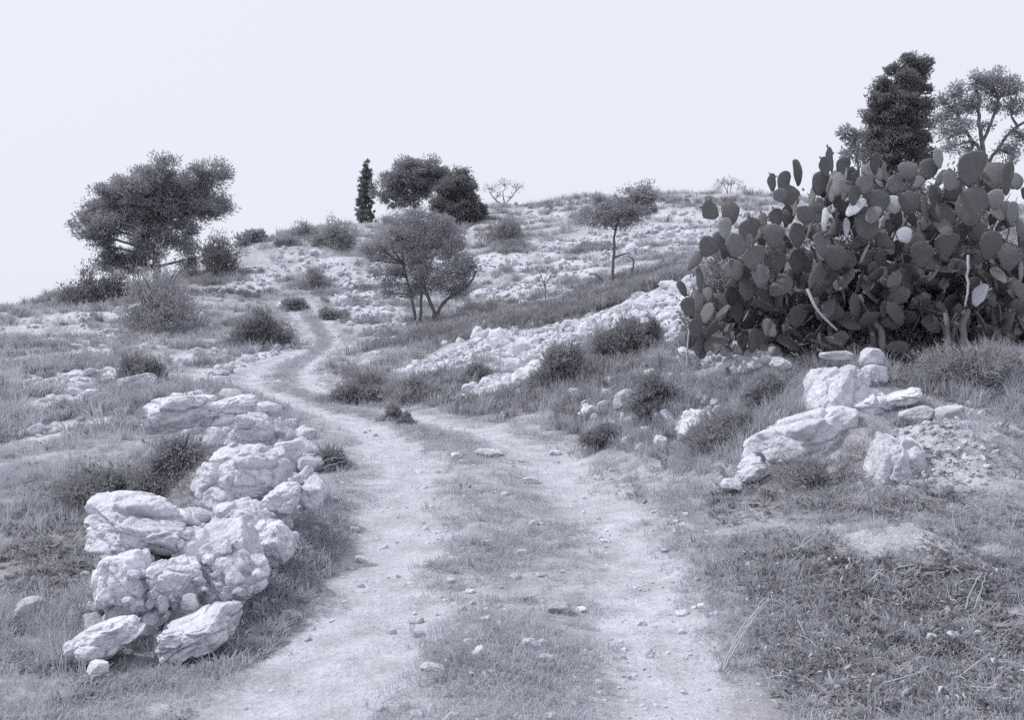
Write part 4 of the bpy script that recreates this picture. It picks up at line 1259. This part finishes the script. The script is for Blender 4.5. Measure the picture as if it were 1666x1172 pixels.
LIB_SCRUB = library("scrub", [tuft_mesh("scrub", 60, 0.34, 0.22, 0.02, 'shrub_grey' if k % 2 else 'grass', 90 + k, 0.7) for k in range(6)])
LIB_DARKW = library("dark_weed", [tuft_mesh("dark_weed", 40, 0.30, 0.16, 0.02, 'shrub', 110 + k, 0.7) for k in range(5)])
LIB_PEB = library("pebble", PEB)

def field(n, d0, d1, seed, x0=-350, x1=2000):
    r = np.random.default_rng(seed)
    d = np.exp(r.uniform(math.log(d0), math.log(d1), n))
    px = r.uniform(x0, x1, n)
    x = (px - CX) / F * d
    z = H(x, d)
    return np.stack([x, d, z], 1), r
PALEG, DARKG, TRG = Grid(pale), Grid(dark), Grid(track)
# keep the plants out of the solid rocks
rocks = [(o.location.x, o.location.y, max(o.dimensions.x, o.dimensions.y) * 0.42) for o in col.objects if o.name.split('.')[0] in ('boulder', 'outcrop') ]
bpy.context.view_layer.update()
rocks = [(o.location.x, o.location.y, max(o.dimensions.x, o.dimensions.y) * 0.40) for o in col.objects if o.name.split('.')[0] in ('boulder', 'outcrop')]
def clear_of_rocks(p):
    ok = np.ones(len(p), bool)
    for x, y, r in rocks:
        ok &= np.hypot(p[:, 0] - x, p[:, 1] - y) > r
    return ok
# short grass
p, r = field(78000, 2.6, 60, 11)
t = TRG(p[:, 0], p[:, 1])
pat = n2(p[:, 0], p[:, 1], 0.8, 12.0, 3)
den = np.clip(1.0 - 1.15 * t, 0, 1) * (0.22 + 0.9 * smooth(-0.35, 0.5, pat)) * np.clip(1 - 1.5 * PALEG(p[:, 0], p[:, 1]), 0, 1)
keep = (r.uniform(0, 1, len(p)) < den) & clear_of_rocks(p)
p = p[keep]
scatter("grass", p, (0.55 + 0.04 * p[:, 1]) * r.uniform(0.5, 1.3, len(p)), LIB_SHORT, "short grass growing over the strip and verges of the track", "grass", 0.2, 1)
# tall grass on banks and the left field
p, r = field(42000, 3.2, 34, 13)
t = road_mask(p[:, 0], p[:, 1])
pat = n2(p[:, 0], p[:, 1], 1.4, 14.0, 3)
wl_ = 1 - smooth(0.2, 0.7, polyline_dist(p[:, 0], p[:, 1], WL))
den = (1 - t) * smooth(-0.25, 0.45, pat) * np.clip(1 - 1.5 * PALEG(p[:, 0], p[:, 1]), 0, 1) * (1 - wl_) * 0.75 * (1 - 0.6 * smooth(13, 22, p[:, 1]))
den *= np.where(p[:, 1] < 6.5, 0.6, 1) * np.where(p[:, 1] < 9, 1 - 0.75 * np.clip(DARKG(p[:, 0], p[:, 1]) * 1.3, 0, 1), 1)
keep = (r.uniform(0, 1, len(p)) < den) & clear_of_rocks(p)
p = p[keep]
scatter("tall_grass", p, (0.45 + 0.028 * p[:, 1]) * r.uniform(0.5, 1.25, len(p)) * np.where((p[:, 1] < 9) & (p[:, 0] > 1.2), 0.6, 1), LIB_TALL, "taller dry grass on the banks and the left field", "grass", 0.2, 2)
# leafy weeds, thick in the right foreground and left of the wall
p, r = field(80000, 2.8, 16, 15)
dk = DARKG(p[:, 0], p[:, 1])
pat = n2(p[:, 0], p[:, 1], 0.6, 16.0, 3)
den = np.clip(1 - 1.3 * TRG(p[:, 0], p[:, 1]), 0, 1) * np.clip(0.02 + 0.7 * dk + 0.25 * pat, 0, 1) * (1 - 0.9 * road_mask(p[:, 0], p[:, 1])) * (1 - 0.5 * PALEG(p[:, 0], p[:, 1]))
keep = (r.uniform(0, 1, len(p)) < den) & clear_of_rocks(p)
p = p[keep]
scatter("weeds", p, (0.42 + 0.035 * p[:, 1]) * r.uniform(0.5, 1.4, len(p)), LIB_WEED, "low dark leafy weeds covering the right foreground", "weeds", 0.25, 3)
# scrub over the hillside
p, r = field(34000, 15, 105, 17, -350, 1900)
band = n2(p[:, 0] * 0.45, p[:, 1], 3.0, 21.0, 3)
pat = n2(p[:, 0], p[:, 1], 2.5, 23.0, 3)
den = (1 - road_mask(p[:, 0], p[:, 1])) * (0.25 + 0.75 * smooth(0.35, -0.3, band)) * (0.2 + 0.8 * smooth(-0.35, 0.3, pat)) * np.clip(1 - 1.5 * PALEG(p[:, 0], p[:, 1]), 0, 1)
keep = r.uniform(0, 1, len(p)) < den * 0.8
p = p[keep]
scatter("scrub", p, (0.45 + 0.012 * p[:, 1]) * r.uniform(0.5, 1.4, len(p)), LIB_SCRUB, "patchy grass and low scrub over the terraced hillside", "scrub", 0.2, 4)
p, r = field(36000, 13, 95, 19, -350, 1900)
dk = DARKG(p[:, 0], p[:, 1])
pat = n2(p[:, 0] * 0.5, p[:, 1], 3.2, 27.0, 3)
den = (1 - road_mask(p[:, 0], p[:, 1])) * np.clip(1.4 * dk + smooth(0.02, 0.45, pat) * 0.75, 0, 1) * np.clip(1 - 1.5 * PALEG(p[:, 0], p[:, 1]), 0, 1)
keep = r.uniform(0, 1, len(p)) < den * 0.8
p = p[keep]
scatter("dark_scrub", p, (0.4 + 0.014 * p[:, 1]) * r.uniform(0.5, 1.4, len(p)), LIB_DARKW, "dark low scrub in patches of the hill, massed as tree shade on the terrace", "scrub", 0.2, 5)
# dark bands of scrub on the terraces, the first massed as tree shade; tall grass on the right bank
BANDS = [([(700,535),(760,503),(900,480),(1060,442),(1130,428),(1110,452),(1000,500),(900,527),(810,535),(720,562),(660,560)], 2600, 1.0),
         ([(770,404),(850,388),(860,412),(785,420)], 260, 1.0), ([(935,402),(1015,384),(1015,405),(940,416)], 220, 1.0),
         ([(36,600),(180,588),(190,606),(36,622)], 260, 0.6), ([(36,572),(200,566),(200,576),(36,584)], 130, 0.6),
         ([(330,458),(430,436),(420,452),(330,468)], 160, 0.9), ([(480,465),(560,445),(570,470),(520,520)], 300, 0.7),
         ([(545,600),(700,612),(790,605),(850,592),(800,640),(700,665),(560,655)], 900, 0.7),
         ([(860,640),(1000,600),(1110,590),(1130,640),(1050,700),(940,720),(880,680)], 700, 0.55),
         ([(1040,700),(1200,690),(1200,760),(1080,770)], 260, 0.4), ([(1100,560),(1130,470),(1180,560),(1120,600)], 300, 0.8),
         ([(850,335),(1000,325),(1200,322),(1200,330),(1000,336),(860,344)], 260, 0.9), ([(90,520),(200,500),(330,500),(240,520),(100,530)], 200, 0.7)]
bp, bs = [], []
for poly, n_, sc_ in BANDS:
    q = sample_poly(poly, n_)
    w = cast(q[:, 0], q[:, 1])
    w = w[(w[:, 1] < 110)]
    k = n2(w[:, 0], w[:, 1], 1.2, 51.0, 2) > -0.25
    w = w[k & (road_mask(w[:, 0], w[:, 1]) < 0.5) & (PALEG(w[:, 0], w[:, 1]) < 0.3)]
    bp.append(w); bs.append(sc_ * (0.5 + 0.012 * w[:, 1]) * rng.uniform(0.5, 1.3, len(w)))
bp, bs = np.concatenate(bp), np.concatenate(bs)
scatter("dark_scrub", bp, bs, LIB_DARKW, "dark bands of low scrub along the terraces, massed as shade below the almond trees", "scrub", 0.2, 15)
ml = np.array(MID[7:]); sg = np.concatenate([[0], np.cumsum(np.hypot(*np.diff(ml, axis=0).T))])
tt = rng.uniform(0, sg[-1], 1800)
w = np.stack([np.interp(tt, sg, ml[:, 0]) + rng.normal(0, 0.15, 1800), np.interp(tt, sg, ml[:, 1]) + rng.normal(0, 0.15, 1800), np.zeros(1800)], 1)
w[:, 2] = H(w[:, 0], w[:, 1])
scatter("grass", w, (0.5 + 0.03 * w[:, 1]) * rng.uniform(0.5, 1.2, len(w)), LIB_SHORT, "grass growing between the ruts of the far track", "grass", 0.2, 17)
q = sample_poly([(860,625),(1000,600),(1100,565),(1300,605),(1310,680),(1200,750),(1050,745),(900,695)], 1500)
w = cast(q[:, 0], q[:, 1])
HEAPP = [(1095,595),(1130,562),(1175,538),(1215,558),(1290,585),(1245,610),(1190,618),(1130,606)]
w = w[clear_of_rocks(w) & ~inside(*px_of(w[:, 0], w[:, 1], w[:, 2]), HEAPP) & (PALEG(w[:, 0], w[:, 1]) < 0.3) & (n2(w[:, 0], w[:, 1], 0.9, 53.0, 2) > -0.3)]
scatter("tall_grass", w, (0.4 + 0.028 * w[:, 1]) * rng.uniform(0.5, 1.2, len(w)), LIB_TALL, "tall tangled grass on the bank below the cactus thicket", "grass", 0.25, 16)
q = np.concatenate([sample_poly([(350,1045),(400,985),(470,895),(530,820),(560,880),(500,980),(420,1080),(340,1100)], 1100), sample_poly([(380,960),(440,900),(500,830),(520,850),(440,960),(390,1000)], 350)])
w = cast(q[:, 0], q[:, 1])
w = w[n2(w[:, 0], w[:, 1], 0.5, 57.0, 2) > -0.2]
scatter("grass", w, (0.6 + 0.05 * w[:, 1]) * rng.uniform(0.6, 1.5, len(w)), LIB_SHORT, "grass on the verge along the track side of the tumbled wall", "grass", 0.25, 18)
# pebbles of the track
p, r = field(26000, 2.8, 26, 29)
t = TRG(p[:, 0], p[:, 1]); rd = road_mask(p[:, 0], p[:, 1])
den = np.clip(0.25 * rd + 0.3 * t + 0.14, 0, 1) * smooth(-0.5, 0.5, n2(p[:, 0], p[:, 1], 0.9, 28.0, 2))
p = p[r.uniform(0, 1, len(p)) < den]
scatter("pebbles", p, np.clip(r.lognormal(math.log(0.011), 0.62, len(p)), 0.004, 0.05) * (0.7 + 0.05 * p[:, 1]), LIB_PEB, "small pale pebbles strewn over the track", "pebbles", 0.5, 6)
# small rubble too small to pick out
q = BANK_REST
s = np.clip(rng.lognormal(math.log(0.06), 0.5, len(q)), 0.02, 0.15)
scatter("small_stones", q + np.array([0, 0, 0.02]), s, LIB_PEB, "", "", 0.5, 7, parent=bank)
hs_ = HILL_STONES
s = np.clip(rng.lognormal(math.log(3.2), 0.6, len(hs_)), 1.2, 13) * hs_[:, 1] / F / 1.5
hs_[:, 2] = H(hs_[:, 0], hs_[:, 1]) + 0.08 * s
scatter("hillside_stones", hs_, s, LIB_PEB, "countless small pale stones scattered over the upper hillside", "stones", 0.5, 8)

# ------------------------------------------------------------------ dead leaves and dry stalks in the right foreground
DEADP = [(1180,900),(1300,870),(1660,930),(1690,1172),(1200,1172),(1215,1000)]
q = sample_poly(DEADP, 520)
w = cast(q[:, 0], q[:, 1])
w[:, 2] += rng.uniform(0.02, 0.09, len(w))
def curl_leaf(seed):
    r = np.random.default_rng(seed)
    xs = np.linspace(0, 1, 5)
    wd = np.array([0.03, 0.11, 0.15, 0.10, 0.02]) * r.uniform(0.6, 1.3)
    zc = 0.18 * np.sin(xs * 3.1) * r.uniform(0.5, 1.5)
    v = np.concatenate([np.stack([xs, wd, zc + wd * 0.5], 1), np.stack([xs, -wd, zc + wd * 0.3], 1), np.stack([xs, 0 * xs, zc], 1)])
    f = [[i, i+1, 10+i+1, 10+i] for i in range(4)] + [[10+i, 10+i+1, 5+i+1, 5+i] for i in range(4)]
    return mesh_np("dead_leaf", v, np.array(f), M['dead'])
scatter("dead_leaves", w, np.clip(rng.lognormal(math.log(0.022), 0.5, len(w)), 0.01, 0.045), library("dead_leaf", [curl_leaf(k) for k in range(5)]), "pale curled dead leaves among the weeds at the lower right", "dead leaves", 0.6, 9)
def litter(seed):
    r = np.random.default_rng(seed)
    a = np.array([0, 0, 0.0]); b = np.array([0.5, r.normal(0, 0.12), 0.12]); c_ = np.array([1.0, r.normal(0, 0.2), r.uniform(0, 0.25)])
    v, f = tube(curve_pts([a, b, c_], 3), 0.018, 0.008, 4)
    return mesh_np("twig_litter", v, f, M['dead'])
q = np.concatenate([sample_poly(DEADP, 240), sample_poly([(1100,740),(1400,780),(1640,800),(1640,900),(1200,880)], 160)])
w = cast(q[:, 0], q[:, 1]); w[:, 2] += 0.03
scatter("twig_litter", w, np.clip(rng.lognormal(math.log(0.09), 0.45, len(w)), 0.04, 0.2), library("twig_litter", [litter(k) for k in range(5)]), "thin pale dry stalks fallen among the weeds at the lower right", "dry stalks", 0.35, 10)
STK = [([(1182,1092),(1205,1040),(1250,985)], "bundle of pale dry stalks arching over the right edge of the track", 4),
       ([(1300,905),(1318,890),(1345,872)], "pale forked dry twig on the mound of weeds", 3),
       ([(1415,960),(1435,945),(1440,925)], "short pale dry stalk lying in the dark weeds at the right", 2),
       ([(1575,1000),(1590,960),(1596,930)], "upright dry stalk near the right edge among the weeds", 2),
       ([(505,770),(530,764),(562,752)], "thin pale dry stick beside the dark tuft left of the track", 2)]
for pts, lab, n in STK:
    w = cast([a[0] for a in pts], [a[1] for a in pts])
    d = float(w[0][1])
    root = empty("dry_stalk", tuple(w[0]), lab, "stalk", "dry stalks and twigs")
    for k in range(n):
        pp = [P(a[0] + random.gauss(0, 5), a[1] + random.gauss(0, 5) - (10 if i == 1 else 3), d - 0.02 * k) for i, a in enumerate(pts)]
        v, f = tube(curve_pts(pp, 5), 0.005, 0.002, 5, 0.003)
        child("stalk", mesh_np("stalk", v, f, M['dead']), root)
